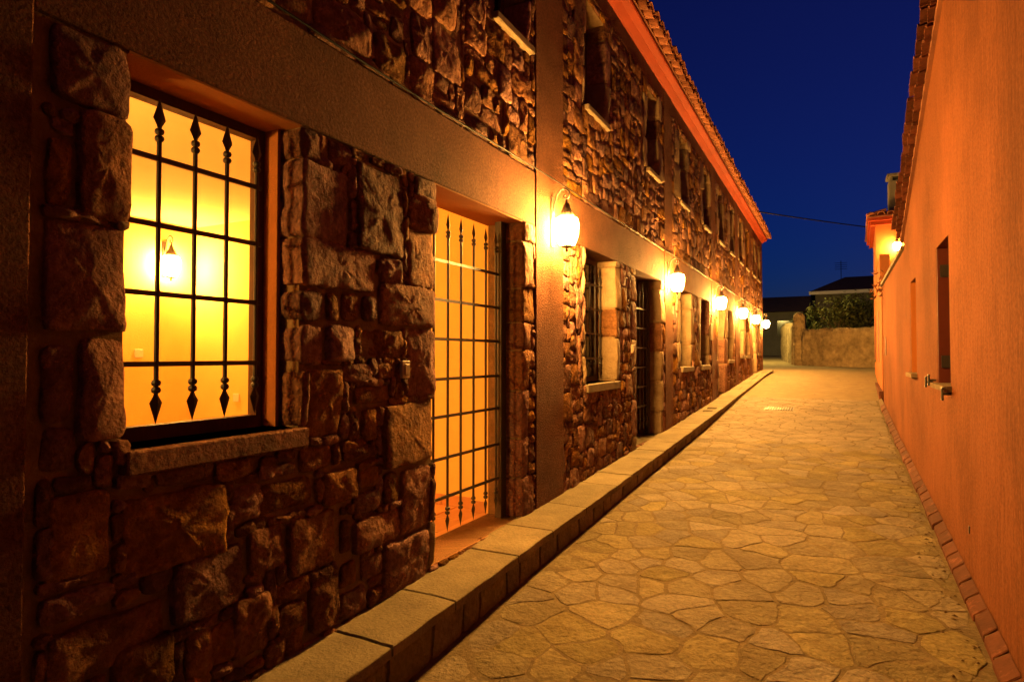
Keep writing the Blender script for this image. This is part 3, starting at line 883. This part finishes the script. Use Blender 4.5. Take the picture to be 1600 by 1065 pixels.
sy, zy = facade(216, 552, RB); plate_on_back(sy, zy)
MB().cbox(-5.18, -5.10, RS1 - .016, RS1 - .001, 1.0, 1.08, .004).build('wall_socket', M['switch'], rm)

# ------------------------------------------------------------------ lanterns
def lantern(loc, label, d=(1, 0), glow='glow', group='wall lanterns along the stone row', scale=1.0):
    """loc: wall point at the middle of the back plate; d: direction away from the wall"""
    x, y, z = loc
    t = empty('wall_lantern', loc, label, 'lantern', group)
    ox, oy = d
    def P(a, b): return (x + ox * a * scale, y + oy * a * scale, z + b * scale)
    pl = MB()
    w = .022 * scale
    tx, ty = -oy, ox
    a = [P(0, -.20), P(.012, -.20), P(.012, .15), P(0, .15)]
    pl.hexa([(a[0][0] - tx * w, a[0][1] - ty * w, a[0][2]), (a[1][0] - tx * w, a[1][1] - ty * w, a[1][2]), (a[1][0] + tx * w, a[1][1] + ty * w, a[1][2]), (a[0][0] + tx * w, a[0][1] + ty * w, a[0][2]),
             (a[3][0] - tx * w, a[3][1] - ty * w, a[3][2]), (a[2][0] - tx * w, a[2][1] - ty * w, a[2][2]), (a[2][0] + tx * w, a[2][1] + ty * w, a[2][2]), (a[3][0] + tx * w, a[3][1] + ty * w, a[3][2])])
    pl.build('back_plate', M['lantern_metal'], t)
    pts = [P(.012, .02), P(.022, .10), P(.04, .16), P(.07, .195), P(.105, .20), P(.132, .178), P(.137, .15), P(.122, .128), P(.102, .130), P(.094, .146), P(.104, .158), P(.113, .152)]
    sm = []
    for i in range(len(pts) - 1):
        for u in (0, .5):
            sm.append(tuple(pts[i][k] + (pts[i + 1][k] - pts[i][k]) * u for k in range(3)))
    MB().tube(sm, .0065 * scale, 6).build('scroll_arm', M['lantern_metal'], t, True)
    c = P(.115, 0)
    def prof(pr): return [(r * scale, q * scale) for r, q in pr]
    MB().lathe(c, prof([(.052, .0), (.054, .006), (.044, .03), (.030, .06), (.016, .095), (.010, .10), (.012, .108), (.006, .122), (.001, .128)]), 12).build('cap', M['lantern_metal'], t, True)
    MB().lathe(c, prof([(.035, -.20), (.055, -.192), (.078, -.13), (.084, -.05), (.074, -.012), (.05, -.002)]), 12, R(30)).build('glass', M[glow], t)
    MB().lathe(c, prof([(.001, -.245), (.010, -.238), (.012, -.228), (.006, -.22), (.03, -.212), (.045, -.206), (.045, -.2005)]), 10).build('finial', M['lantern_metal'], t, True)
    for q in range(6):
        an = R(30 + 60 * q)
        MB().tube([(c[0] + math.cos(an) * r * scale, c[1] + math.sin(an) * r * scale, c[2] + zz * scale) for r, zz in ((.040, -.205), (.058, -.192), (.081, -.13), (.087, -.05), (.076, -.010), (.05, 0))], .003 * scale, 5).build('rib', M['lantern_metal'], t)
    return t
LS = [4.36, 8.16, 11.77, 14.85, 17.55, 20.42]
LLAB = ['glowing iron wall lantern on the pilaster between the lit doorway and the next window',
        'glowing iron wall lantern on the second pilaster, beside the gated dark doorway',
        'glowing iron wall lantern on the third pilaster, above the small pale meter box',
        'glowing iron wall lantern on the fourth pilaster of the stone row',
        'glowing iron wall lantern on the fifth pilaster of the stone row',
        'glowing iron wall lantern on the last pilaster, at the end of the sidewalk']
for s, l in zip(LS, LLAB): lantern((XF + .008, s, 2.525), l, scale=1.12)
ly, lz = facade(266, 400, RB + .1)
lantern((RB, ly, lz), 'glowing wall lantern inside the lit room, seen through the barred window', (1, 0), 'glow_room', 'lanterns away from the row', 1.0)
lantern((-3.3, RS0, 2.05), 'lantern on the near side wall of the lit room, hidden from the street', (0, 1), 'glow_room2', 'lanterns away from the row', 1.0)

# street lamp round the corner, lighting the end of the street
M['glow_street'] = glow_mat('street_lamp_glass_lit', LAMP_L * 2.4, (1.0, .70, .17))
SL = empty('street_lamp', (-4.3, 28.6, G(28.6)), 'tall street lamp round the corner behind the end of the stone row', 'street lamp')
lx, ly2, lg = -4.3, 28.6, G(28.6)
MB().lathe((lx, ly2, lg), [(.09, 0), (.09, .25), (.055, .3), (.04, 3.6)], 10).build('post', M['lantern_metal'], SL, True)
MB().tube([(lx, ly2, lg + 3.55), (lx + .15, ly2, lg + 3.75), (lx + .5, ly2, lg + 3.8)], .03, 8).build('arm', M['lantern_metal'], SL, True)
MB().lathe((lx + .6, ly2, lg + 3.74), [(.18, 0), (.17, .05), (.06, .12), (.02, .14)], 12).build('shade', M['lantern_metal'], SL, True)
MB().lathe((lx + .6, ly2, lg + 3.62), [(.02, 0), (.08, .03), (.11, .09), (.11, .118)], 12).build('glass', M['glow_street'], SL, True)

# ------------------------------------------------------------------ cable along the facade
pts = []
s = -1.4
while s < 20.6:
    pts.append((XF + .022 + .006 * math.sin(s * 2.1), s, ZT + .012 + .008 * math.sin(s * 1.6))); s += .25
tag(MB().tube(pts, .0055, 6).build('facade_cable', M['cable'], None, True), 'thin dark cable running along the stone row above the lintel bands', 'cable')

# ------------------------------------------------------------------ orange house on the other side
SE = 8.02      # end of the gabled part
def RP(s, o, z): return (RX(s) + o, s, z)
def rbox(b, sa, sb, o0, o1, z0, z1):
    return b.hexa([RP(sa, o0, z0), RP(sa, o1, z0), RP(sb, o1, z0), RP(sb, o0, z0), RP(sa, o0, z1), RP(sa, o1, z1), RP(sb, o1, z1), RP(sb, o0, z1)])
OH = empty('orange_house', (RX(4), 4, G(4)), 'orange streaked stucco house with tiled sloping verge facing the stone row', 'house')
def verge(s): return 3.83 - .34 * (s - 4.85)
W1 = (4.84, 5.45, 1.245, 2.24); W2 = (6.87, 7.36, 1.275, 2.19)
def right_wall():
    ops = [W1, W2]
    S = sorted({-2.0, SE, *[v for o in ops for v in o[:2]]}); b = MB()
    Z = [-.3] + sorted({v for o in ops for v in o[2:]})
    D = .30
    def solid(a, c): return not any(o[0] < a < o[1] and o[2] < c < o[3] for o in ops)
    for i in range(len(S) - 1):
        for j in range(len(Z)):
            sa, sb = S[i], S[i + 1]
            top = j == len(Z) - 1
            za = Z[j]; zb = None if top else Z[j + 1]
            if not solid((sa + sb) / 2, za + .01): continue
            A, Bz = (verge(sa), verge(sb)) if top else (zb, zb)
            b.add([RP(sa, 0, za), RP(sb, 0, za), RP(sb, 0, Bz), RP(sa, 0, A)], [(3, 2, 1, 0)])
            b.add([RP(sa, D, za), RP(sb, D, za), RP(sb, D, Bz), RP(sa, D, A)], [(0, 1, 2, 3)])
            if top: b.add([RP(sa, 0, A), RP(sb, 0, Bz), RP(sb, D, Bz), RP(sa, D, A)], [(0, 1, 2, 3)])
    for o in ops:
        a, c, d, e = o
        b.add([RP(a, 0, d), RP(a, 0, e), RP(a, D, e), RP(a, D, d)], [(0, 1, 2, 3)])
        b.add([RP(c, 0, d), RP(c, 0, e), RP(c, D, e), RP(c, D, d)], [(3, 2, 1, 0)])
        b.add([RP(a, 0, e), RP(c, 0, e), RP(c, D, e), RP(a, D, e)], [(0, 1, 2, 3)])
        b.add([RP(a, 0, d), RP(c, 0, d), RP(c, D, d), RP(a, D, d)], [(3, 2, 1, 0)])
    b.add([RP(SE, 0, -.3), RP(SE, D, -.3), RP(SE, D, verge(SE)), RP(SE, 0, verge(SE))], [(0, 1, 2, 3)])
    return b.build('wall', M['orange_wall'], OH)
OW = right_wall()
# far side of the house body so that nothing is hollow behind the wall
MB().hexa([RP(-2, .45, -.2), RP(-2, 4, -.2), RP(SE - .05, 4, -.2), RP(SE - .05, .45, -.2), RP(-2, .45, verge(-2) - .05), RP(-2, 4, verge(-2) - .05), RP(SE - .05, 4, verge(SE) - .05), RP(SE - .05, .45, verge(SE) - .05)]).build('core', M['shutter'], OH)
rf = MB().hexa([RP(-2, -.02, verge(-2) + .002), RP(-2, 4, verge(-2) + .002), RP(SE + .1, 4, verge(SE + .1) + .002), RP(SE + .1, -.03, verge(SE + .1) + .002),
                RP(-2, -.03, verge(-2) + .05), RP(-2, 4, verge(-2) + .05), RP(SE + .1, 4, verge(SE + .1) + .05), RP(SE + .1, -.03, verge(SE + .1) + .05)]).build('roof', M['roof_sheet'], OH)
# tile edge: two courses of clay half pipes poking out over the wall
s = SE - .05
while s > -1.0:
    for off, dz, ph in ((-.075, .012, 0), (-.115, .075, .075)):
        o = bpy.data.objects.new('edge_tile', BARS['edge'] if 'edge' in BARS else None)
        if o.data is None:
            t = MB(); seg = 8
            for (xx, zz, r) in ((0, 0, .070), (.34, .075, .058)):
                for rr in (r, r - .013):
                    for q in range(seg + 1):
                        an_ = math.pi * q / seg
                        t.v.append((xx, rr * math.cos(an_), zz + rr * math.sin(an_) * .95))
            m1 = seg + 1
            for q in range(seg):
                t.f += [(q + 1, q, 2 * m1 + q, 2 * m1 + q + 1), (m1 + q, m1 + q + 1, 3 * m1 + q + 1, 3 * m1 + q), (q, q + 1, m1 + q + 1, m1 + q)]
            t.f += [(0, m1, 3 * m1, 2 * m1), (seg, 2 * m1 + seg, 3 * m1 + seg, m1 + seg)]
            M['edge_tile'] = mat('dark_edge_tile', (.13, .042, .024), (.075, .026, .016), 12, .9, .4, 60, .004, rand=.3, dark=(.03, .018, .012), dscale=9)  # edge tiles in a darker clay tone than the other roof tiles
            me = bpy.data.meshes.new('edge_tile'); me.from_pydata(t.v, [], t.f); me.materials.append(M['edge_tile']); me.update()
            BARS['edge'] = me
            bpy.data.objects.remove(o); o = bpy.data.objects.new('edge_tile', me)
        y = s - ph + rnd.uniform(-.006, .006)
        link(o, RP(y, off + rnd.uniform(-.010, .010), verge(y) + dz + rnd.uniform(-.006, .006)), rf)
        o.rotation_euler = (-math.atan(.34) + rnd.uniform(-.06, .06), rnd.uniform(-.05, .05), rnd.uniform(-.05, .05))
    s -= .148
# window with louvred shutter
a, c, d, e = W1
w1 = rbox(MB(), a, c, .20, .25, d, e).build('window', M['dark_glass'], OW)
sh = MB()
for s0_, s1_ in ((a + .015, a + .07), (c - .075, c - .02), ((a + c) / 2 - .045, (a + c) / 2 + .045)): rbox(sh, s0_, s1_, .085, .125, d + .02, e - .015)
for z0_, z1_ in ((d + .02, d + .10), (e - .09, e - .015)): rbox(sh, a + .07, c - .075, .09, .12, z0_, z1_)
so = sh.build('shutter', M['shutter'], OW)
for q in range(26):
    z = d + .115 + q * (e - d - .225) / 26
    for s0_, s1_ in ((a + .072, (a + c) / 2 - .047), ((a + c) / 2 + .047, c - .077)):
        b = MB().hexa([RP(s0_, .083, z), RP(s0_, .088, z - .004), RP(s1_, .088, z - .004), RP(s1_, .083, z), RP(s0_, .112, z + .03), RP(s0_, .117, z + .010), RP(s1_, .117, z + .010), RP(s1_, .112, z + .03)])
        b.build('louvre', M['shutter'], so)
for z in (d + .16, e - .17):
    rbox(MB(), c - .034, c - .024, .02, .078, z - .045, z + .045).build('hinge', M['iron'], so)
rbox(MB(), c - .024, c - .002, .004, .083, d + .006, e - .004).build('folded_leaf', M['shutter'], so)
rbox(MB(), a - .05, c + .04, -.045, .2, d - .03, d + .004).build('sill', M['quoin'], OW)
def catch(s, z):
    m = MB()
    m.tube([RP(s, -.005, z), RP(s, -.05, z)], .009, 6).tube([RP(s, -.05, z + .035), RP(s, -.05, z - .035)], .008, 6)
    m.tube([RP(s - .025, -.05, z + .035), RP(s + .01, -.05, z + .035)], .008, 6).tube([RP(s + .025, -.05, z - .035), RP(s - .01, -.05, z - .035)], .008, 6)
    m.build('shutter_catch', M['iron'], OW)
catch(a - .03, d - .045); catch(c + .24, d + .0); catch(c + .06, d + .02)
a, c, d, e = W2
rbox(MB(), a, c, .17, .22, d, e).build('window', M['frame'], OW)
M['reveal'] = mat('orange_reveal_painted_lit', (.50, .17, .045), (.44, .145, .038), 5, .9, .5, 60, .005)  # far jamb coloured paler than the wall, lamplight put into the paint
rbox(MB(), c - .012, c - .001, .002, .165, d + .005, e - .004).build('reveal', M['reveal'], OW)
for q in range(5):
    z = d + .1 + q * (e - d - .12) / 4.6
    MB().tube([RP(a + .002, .06, z), RP(c - .002, .06, z)], .008, 6).build('crossbar', M['iron'], OW)
rbox(MB(), a - .03, c + .06, -.05, .17, d - .035, d + .003).build('sill', M['quoin'], OW)
# small vent mark in the wall
rbox(MB(), 4.24, 4.265, -.004, .01, .45, .49).build('vent_hole', M['iron'], OW)
# brick skirting along the foot
skt = MB()
for s0_ in range(-4, 26):
    sa, sb = s0_ * .5, s0_ * .5 + .5
    skt.hexa([RP(sa, -.052, G(sa) - .1), RP(sa, -.0, G(sa) - .1), RP(sb, -.0, G(sb) - .1), RP(sb, -.052, G(sb) - .1),
              RP(sa, -.052, G(sa) + .030), RP(sa, 0, G(sa) + .066), RP(sb, 0, G(sb) + .066), RP(sb, -.052, G(sb) + .030)])
skirt = skt.build('skirting', M['brick_joint'], OH)
s = 1.2
while s < 12.1:
    ln = .215 + rnd.uniform(-.015, .015); sa, sb = s + .008, s + ln - .008
    j = rnd.uniform(-.006, .006)
    b = MB(); o0 = -.062 + j; zt = rnd.uniform(-.005, .006)
    prof = [(o0, -.12), (o0, .028 + zt), (o0 + .008, .038 + zt), (-.004, .078 + zt), (-.004, -.12)]
    n = len(prof)
    for sv in (sa, sa + .006, sb - .006, sb):
        ins = .005 if sv in (sa, sb) else 0
        for (o_, z_) in prof: b.v.append(RP(sv, o_ + (ins if o_ < -.05 else 0), G(sv) + z_ - (ins if z_ > 0 else 0)))
    for r in range(3):
        for i in range(n): b.f.append((r * n + i, r * n + (i + 1) % n, r * n + n + (i + 1) % n, r * n + n + i))
    b.f += [tuple(range(n))[::-1], tuple(range(3 * n, 4 * n))]
    b.build('brick', M['brick'], skirt)
    s += ln

# grit and dead leaves gathered along the foot of the orange wall
lt = MB(); rl = random.Random(5)
for i in range(170):
    y = rl.uniform(2.4, 9.5); x = RX(y) - .085 - abs(rl.gauss(0, .05)) - (.12 * rl.random() if rl.random() < .15 else 0)
    r = rl.uniform(.003, .010); a_ = rl.uniform(0, 3.1); z = G(y) + .004
    ca_, sa_ = math.cos(a_) * r, math.sin(a_) * r
    lt.add([(x - ca_ * 1.6, y - sa_ * 1.6, z), (x + sa_, y - ca_, z), (x + ca_ * 1.6, y + sa_ * 1.6, z), (x - sa_, y + ca_, z), (x, y, z + r * .8)], [(0, 1, 4), (1, 2, 4), (2, 3, 4), (3, 0, 4)])
M['litter'] = mat('dry_litter', (.15, .10, .055), (.08, .05, .03), 30, .95)
tag(lt.build('leaf_litter', M['litter']), 'grit and crumbled leaves along the brick foot of the orange wall', 'litter', None, 'stuff')

# lower yard wall after the gable
YW = empty('yard_wall', (RX(10.5), 10.5, G(10.5)), 'low orange stucco yard wall with stone coping continuing from the gabled house', 'wall')
rbox(MB(), SE + .004, 12.25, .004, .30, .0, 2.63).build('wall', M['orange_wall'], YW)
rbox(MB(), SE + .006, 12.30, -.03, .34, 2.632, 2.675).build('coping', M['sill'], YW)
rbox(MB(), 11.4, 11.55, -.004, .03, 1.45, 1.75).build('meter_plate', M['frame'], YW)

# terrace building beyond
def BX(s): return .80 + .037 * (s - 13)
def bbox(b, sa, sb, o0, o1, z0, z1):
    return b.hexa([(BX(sa) + o0, sa, z0), (BX(sa) + o1, sa, z0), (BX(sb) + o1, sb, z0), (BX(sb) + o0, sb, z0), (BX(sa) + o0, sa, z1), (BX(sa) + o1, sa, z1), (BX(sb) + o1, sb, z1), (BX(sb) + o0, sb, z1)])
TB = empty('terrace_house', (BX(17), 17, G(17)), 'salmon stucco house with red cornice, roof terrace parapet and chimney beyond the yard wall', 'house')
lowb = MB(); bbox(lowb, 12.9, 17.3, .0, .25, .2, 2.95); bbox(lowb, 13.0, 17.3, .25, 3.0, .2, 2.6)
lowb.build('lower_wall', M['orange_plain'], TB)
bbox(MB(), 13.9, 17.298, .004, .17, 2.951, 3.43).build('parapet', M['orange_plain'], TB)
bbox(MB(), 17.302, 20.7, .002, 3.4, .3, 4.62).build('wall', M['orange_plain'], TB)
cn = MB(); bbox(cn, 17.18, 20.85, -.10, 3.5, 4.622, 4.72); bbox(cn, 17.12, 20.9, -.16, 3.5, 4.722, 4.80)
cn.build('cornice', M['cornice'], TB)
rt = bbox(MB(), 17.10, 20.9, -.16, 3.5, 4.802, 4.83)
x0 = BX(17.1) - .17
rt.add([(x0, 17.08, 4.832), (x0 + 3.6, 17.08, 4.832), (x0 + 3.7, 20.9, 4.832), (x0 + .1, 20.9, 4.832), (x0 + 1.8, 18.5, 5.5), (x0 + 1.8, 19.6, 5.5)], [(0, 1, 4), (1, 2, 5, 4), (2, 3, 5), (3, 0, 4, 5)])
rt = rt.build('roof', M['roof_sheet'], TB)
for i in range(16):
    o = bpy.data.objects.new('roof_tile', BARS['cover'])
    link(o, (BX(17.1) - .08 + i * .2, 17.06, 4.85), rt); o.rotation_euler = (0, 0, R(-90))
for i in range(18):
    o = bpy.data.objects.new('roof_tile', BARS['cover'])
    link(o, (BX(17.2 + i * .2) - .19, 17.2 + i * .2, 4.85), rt); o.rotation_euler = (0, 0, R(180))
ch = MB().cbox(1.32, 1.80, 18.2, 18.7, 4.85, 5.92, .01).build('chimney', M['far_wall'], rt)
MB().cbox(1.28, 1.84, 18.16, 18.74, 6.02, 6.10, .01).box(1.34, 1.40, 18.22, 18.28, 5.9, 6.03).box(1.72, 1.78, 18.22, 18.28, 5.9, 6.03).box(1.34, 1.40, 18.6, 18.66, 5.9, 6.03).box(1.72, 1.78, 18.6, 18.66, 5.9, 6.03).build('chimney_cap', M['far_wall'], rt)
wn = bbox(MB(), 18.6, 19.3, -.006, .02, 1.35, 2.5).build('window', M['shutter'], TB)
bbox(MB(), 18.55, 19.35, -.05, .02, 1.28, 1.34).build('sill', M['sill'], wn)
bbox(MB(), 15.2, 15.9, -.006, .02, 1.3, 2.4).build('window', M['shutter'], TB)
bbox(MB(), 12.86, 17.2, -.06, .0, .3, .80).build('brick_base', M['brick'], TB)
lantern((1.40, 17.30, 4.16), 'glowing wall lantern on the salmon house above its roof terrace', (0, -1), 'glow_far', 'lanterns away from the row')

# dry plant on the end of the yard wall
dp = MB()
for i in range(60):
    p = Vector(RP(12.1, .02, 2.68)); d = Vector((rnd.gauss(-.05, .11), rnd.gauss(0, .12), rnd.gauss(-.05, .12)))
    p += d; q = Vector((rnd.uniform(-1, 1), rnd.uniform(-1, 1), rnd.uniform(-1, 1))).normalized() * .05; r = q.cross(Vector((.3, .5, .8))).normalized() * .018
    dp.add([p - q, p + r, p + q, p - r], [(0, 1, 2, 3)])
dpo = empty('withered_plant', RP(12.1, .02, 2.6), 'withered brown climbing plant hanging over the end of the yard wall', 'plant')
dp.build('foliage', M['dry'], dpo)['kind'] = 'stuff'
MB().tube([RP(12.1, .05, 2.66), RP(12.12, -.04, 2.72), RP(12.08, -.06, 2.55)], .008, 5).build('stem', M['dry'], dpo)

# ------------------------------------------------------------------ far end: stone wall, pier, trees, houses
def rough_wall(name, x0, y0, x1, y1, h, th, m, label, cat, top=None):
    n, k = 26, 9
    b = MB()
    d = Vector((x1 - x0, y1 - y0, 0)); L_ = d.length; d.normalize(); nr = Vector((d.y, -d.x, 0))
    for i in range(n + 1):
        u = i / n; base = Vector((x0, y0, 0)) + d * (L_ * u); g = G(base.y)
        ht = h + (top(u) if top else 0) + .05 * noise.noise(base * 1.7)
        for j in range(k + 1):
            v = j / k
            for side in (1, -1):
                p = base + nr * (side * th / 2 * (1 if v < .93 else .75)); p.z = g - .1 + v * (ht + .1)
                w = noise.noise_vector(Vector((p.x * 3.1, p.y * 3.1, p.z * 3.1 + side * 7)))
                w2 = noise.noise_vector(Vector((p.x * 8, p.y * 8, p.z * 8)))
                p += w * .05 + w2 * .03
                b.v.append(tuple(p))
    w = 2 * (k + 1)
    for i in range(n):
        for j in range(k):
            for sd in (0, 1):
                a = i * w + j * 2 + sd; f = (a, a + w, a + w + 2, a + 2)
                b.f.append(f if sd == 0 else f[::-1])
        a = i * w + 2 * k; b.f.append((a, a + w, a + w + 1, a + 1))
    for i in (0, n):
        for j in range(k):
            a = i * w + j * 2; f = (a, a + 1, a + 3, a + 2); b.f.append(f if i else f[::-1])
    o = b.build(name, m, None, True)
    return tag(o, label, cat)
rough_wall('rubble_wall', -.98, 26.2, 2.2, 24.2, 1.40, .35, M['rubble_wall'], 'low rough rendered rubble wall closing the end of the street', 'wall')
rough_wall('rubble_wall', -1.3, 27.1, -2.1, 33.0, 1.7, .35, M['rubble_wall'], 'rendered rubble wall running away behind the rounded gate pier', 'wall')
# rounded pier
pb = MB(); n = 12
prof = []
for side in (0, 1):
    for q in range(n + 1):
        an = math.pi * q / n
        prof.append((-.215 * math.cos(an), 1.86 + .2 * math.sin(an)))
    break
prof = [(-.215, -.2)] + prof + [(.215, -.2)]
px, py = -1.15, 26.55
steps = 5
for t in range(steps + 1):
    for (u, z) in prof:
        w = noise.noise_vector(Vector((u * 4, z * 4, t * 1.3))) * .03
        sc_ = .93 if t in (0, steps) else 1
        pb.v.append((px + u * sc_ + w.x, py - .28 + t * .7 / steps + w.y, G(py) + (z if z < 0 else z * (.985 if sc_ < 1 else 1)) + w.z))
m = len(prof)
for t in range(steps):
    for i in range(m - 1): pb.f.append((t * m + i, t * m + i + 1, (t + 1) * m + i + 1, (t + 1) * m + i))
pb.f += [tuple(range(m))[::-1], tuple(range(steps * m, steps * m + m))]
tag(pb.build('gate_pier', M['rubble_wall'], None, True), 'rendered gate pier with rounded top at the end of the rubble wall', 'pier')

def tree(x, y, h, rx, nleaf, label, m, seed, trunk=True):
    rg = random.Random(seed); g = G(y) - .05
    t = empty('olive_tree', (x, y, g), label, 'tree', 'trees behind the rubble wall')
    tb = MB()
    top = h * .45
    tb.tube([(x, y, g), (x + .08, y, g + top * .5), (x - .03, y + .05, g + top)], [.13, .10, .085], 7)
    cl = []
    for k in range(9):
        an = rg.uniform(0, 6.28); rr = rx * rg.uniform(.3, .9); zz = g + h * rg.uniform(.5, .95)
        e = Vector((x + math.cos(an) * rr, y + math.sin(an) * rr, zz)); cl.append(e)
        mid = Vector((x, y, g + top)).lerp(e, .5) + Vector((0, 0, .1))
        tb.tube([(x - .03, y + .05, g + top - .05), mid, e], [.06, .04, .012], 5)
    tb.build('trunk', M['bark'], t, True)
    c = MB()
    for i in range(nleaf):
        cc = cl[i % len(cl)] if rg.random() < .8 else Vector((x, y, g + h * .72))
        d = Vector((rg.gauss(0, 1), rg.gauss(0, 1), rg.gauss(0, .8)));  d = d.normalized() * (rg.random() ** .5) * rx * .52
        p = cc + d
        if p.z < g + h * .25: continue
        q = Vector((rg.uniform(-1, 1), rg.uniform(-1, 1), rg.uniform(-.7, 1))).normalized(); r = q.cross(Vector((rg.uniform(-1, 1), .4, rg.uniform(-1, 1)))).normalized()
        l = rg.uniform(.06, .11); w = l * .38
        c.add([p - q * l, p + r * w, p + q * l, p - r * w], [(0, 1, 2, 3)])
    c.build('crown', m, t)
tree(.15, 28.6, 2.75, .95, 1500, 'leafy olive tree standing directly behind the middle of the rubble wall', M['leaf2'], 3)
tree(1.2, 29.2, 3.0, 1.05, 1500, 'dark olive tree behind the rubble wall, beside the salmon house corner', M['leaf'], 5)
tree(-1.0, 31.0, 2.4, .75, 1300, 'small olive tree behind the rubble wall next to the gate pier', M['leaf'], 8)

def far_house(x0, x1, y0, y1, zb, ze, zr, label, roofm, wallm, fascia=False, gable=True, hip=0.0):
    h = empty('far_house', ((x0 + x1) / 2, y0, zb), label, 'house', 'houses beyond the end of the street')
    MB().box(x0, x1, y0, y1, zb, ze).build('wall', wallm, h)
    r = MB(); o = .35; ym = (y0 + y1) / 2; xm = (x0 + x1) / 2
    if gable:
        r.add([(x0 - o, y0 - o, ze + .002), (x1 + o, y0 - o, ze + .002), (x1 + o, y1 + o, ze + .002), (x0 - o, y1 + o, ze + .002), (x0 - o + hip, ym, zr), (x1 + o, ym, zr)],
              [(3, 2, 1, 0), (0, 1, 5, 4), (2, 3, 4, 5), (0, 4, 3), (1, 2, 5)])
    else:
        r.add([(x0 - o, y0 - o, ze + .002), (x1 + o, y0 - o, ze + .002), (x1 + o, y1 + o, ze + .002), (x0 - o, y1 + o, ze + .002), (xm, y0 - o, zr), (xm, y1 + o, zr)],
              [(3, 2, 1, 0), (0, 1, 4), (1, 2, 5, 4), (2, 3, 5), (3, 0, 4, 5)])
    r.build('roof', roofm, h)
    if fascia:
        MB().box(x0 - o - .03, x1 + o + .03, y0 - o - .06, y0 - o - .01, ze - .22, ze).build('fascia', M['far_white'], h)
    for k in range(3):
        a = x0 + (x1 - x0) * (.15 + .3 * k)
        w = MB().box(a, a + .9, y0 - .02, y0 + .05, zb + (ze - zb) * .45, zb + (ze - zb) * .8).build('window', M['dark_glass'], h)
        MB().box(a - .06, a + .96, y0 - .06, y0 + .02, zb + (ze - zb) * .45 - .08, zb + (ze - zb) * .45).build('sill', M['far_wall'], w)
    return h
far_house(-1.0, 8.0, 46, 54, 1.4, 5.75, 7.1, 'dark hipped house with white fascia rising above the olive trees', M['far_dark'], M['far_wall'], True, True, 2.2)
far_house(-7.6, -1.6, 42, 50, 1.4, 4.2, 5.5, 'low dark house with gable roof glimpsed left of the gate pier', M['far_dark'], M['far_wall'], False)
far_house(-3.4, -1.4, 60, 68, 1.6, 5.4, 7.0, 'far unlit house whose roof shows above the low gable house', M['far_dark'], M['far_wall'], False)

# antenna on the far house
an = MB().tube([(.6, 50, 7.0), (.6, 50, 8.3)], .025, 6)
for q in range(4): an.tube([(.2, 50, 7.7 + q * .15), (1.0, 50, 7.7 + q * .15)], .015, 5)
tag(an.build('roof_antenna', M['cable']), 'television antenna on the ridge of the far dark house', 'antenna')

# overhead line
pts = []
for i in range(17):
    u = i / 16; a = Vector((-1.67, 17.0, 5.2)); b_ = Vector((2.5, 26.0, 5.9)); p = a.lerp(b_, u); p.z -= .03 * 4 * u * (1 - u); pts.append(p)
tag(MB().tube(pts, .017, 6).build('overhead_line', M['cable'], None, True), 'thin black power line crossing the sky from the stone row to the salmon house', 'cable')

UP = empty('utility_pole', (2.5, 26.0, G(26)), 'wooden utility pole behind the salmon house holding the power line', 'pole')
MB().tube([(2.5, 26.0, G(26) - .3), (2.5, 26.0, 6.0)], [.11, .08], 8).build('post', M['bark'], UP, True)
MB().lathe((2.5, 25.96, 5.86), [(.02, 0), (.04, .02), (.03, .05), (.04, .08), (.02, .1)], 8).build('insulator', M['far_white'], UP, True)

# drain grate
dg = MB(); gs = 11.3
DG = empty('drain_grate', (-.82, gs, G(gs)), 'rectangular iron drain grate set into the flagstone street', 'drain')
MB().hexa([(-1.05, gs, G(gs) + .0), (-.60, gs, G(gs) + .0), (-.60, gs + .42, G(gs + .42)), (-1.05, gs + .42, G(gs + .42)), (-1.05, gs, G(gs) + .006), (-.60, gs, G(gs) + .006), (-.60, gs + .42, G(gs + .42) + .006), (-1.05, gs + .42, G(gs + .42) + .006)]).build('pan', M['iron'], DG)
for i in range(11):
    x = -1.04 + i * .040
    MB().hexa([(x, gs + .01, G(gs) + .005), (x + .022, gs + .01, G(gs) + .005), (x + .022, gs + .41, G(gs + .41) + .005), (x, gs + .41, G(gs + .41) + .005),
               (x, gs + .01, G(gs) + .010), (x + .022, gs + .01, G(gs) + .010), (x + .022, gs + .41, G(gs + .41) + .010), (x, gs + .41, G(gs + .41) + .010)]).build('grate_bar', M['grate'], DG)
print('flags', NFLAG, 'objects', len(bpy.data.objects))
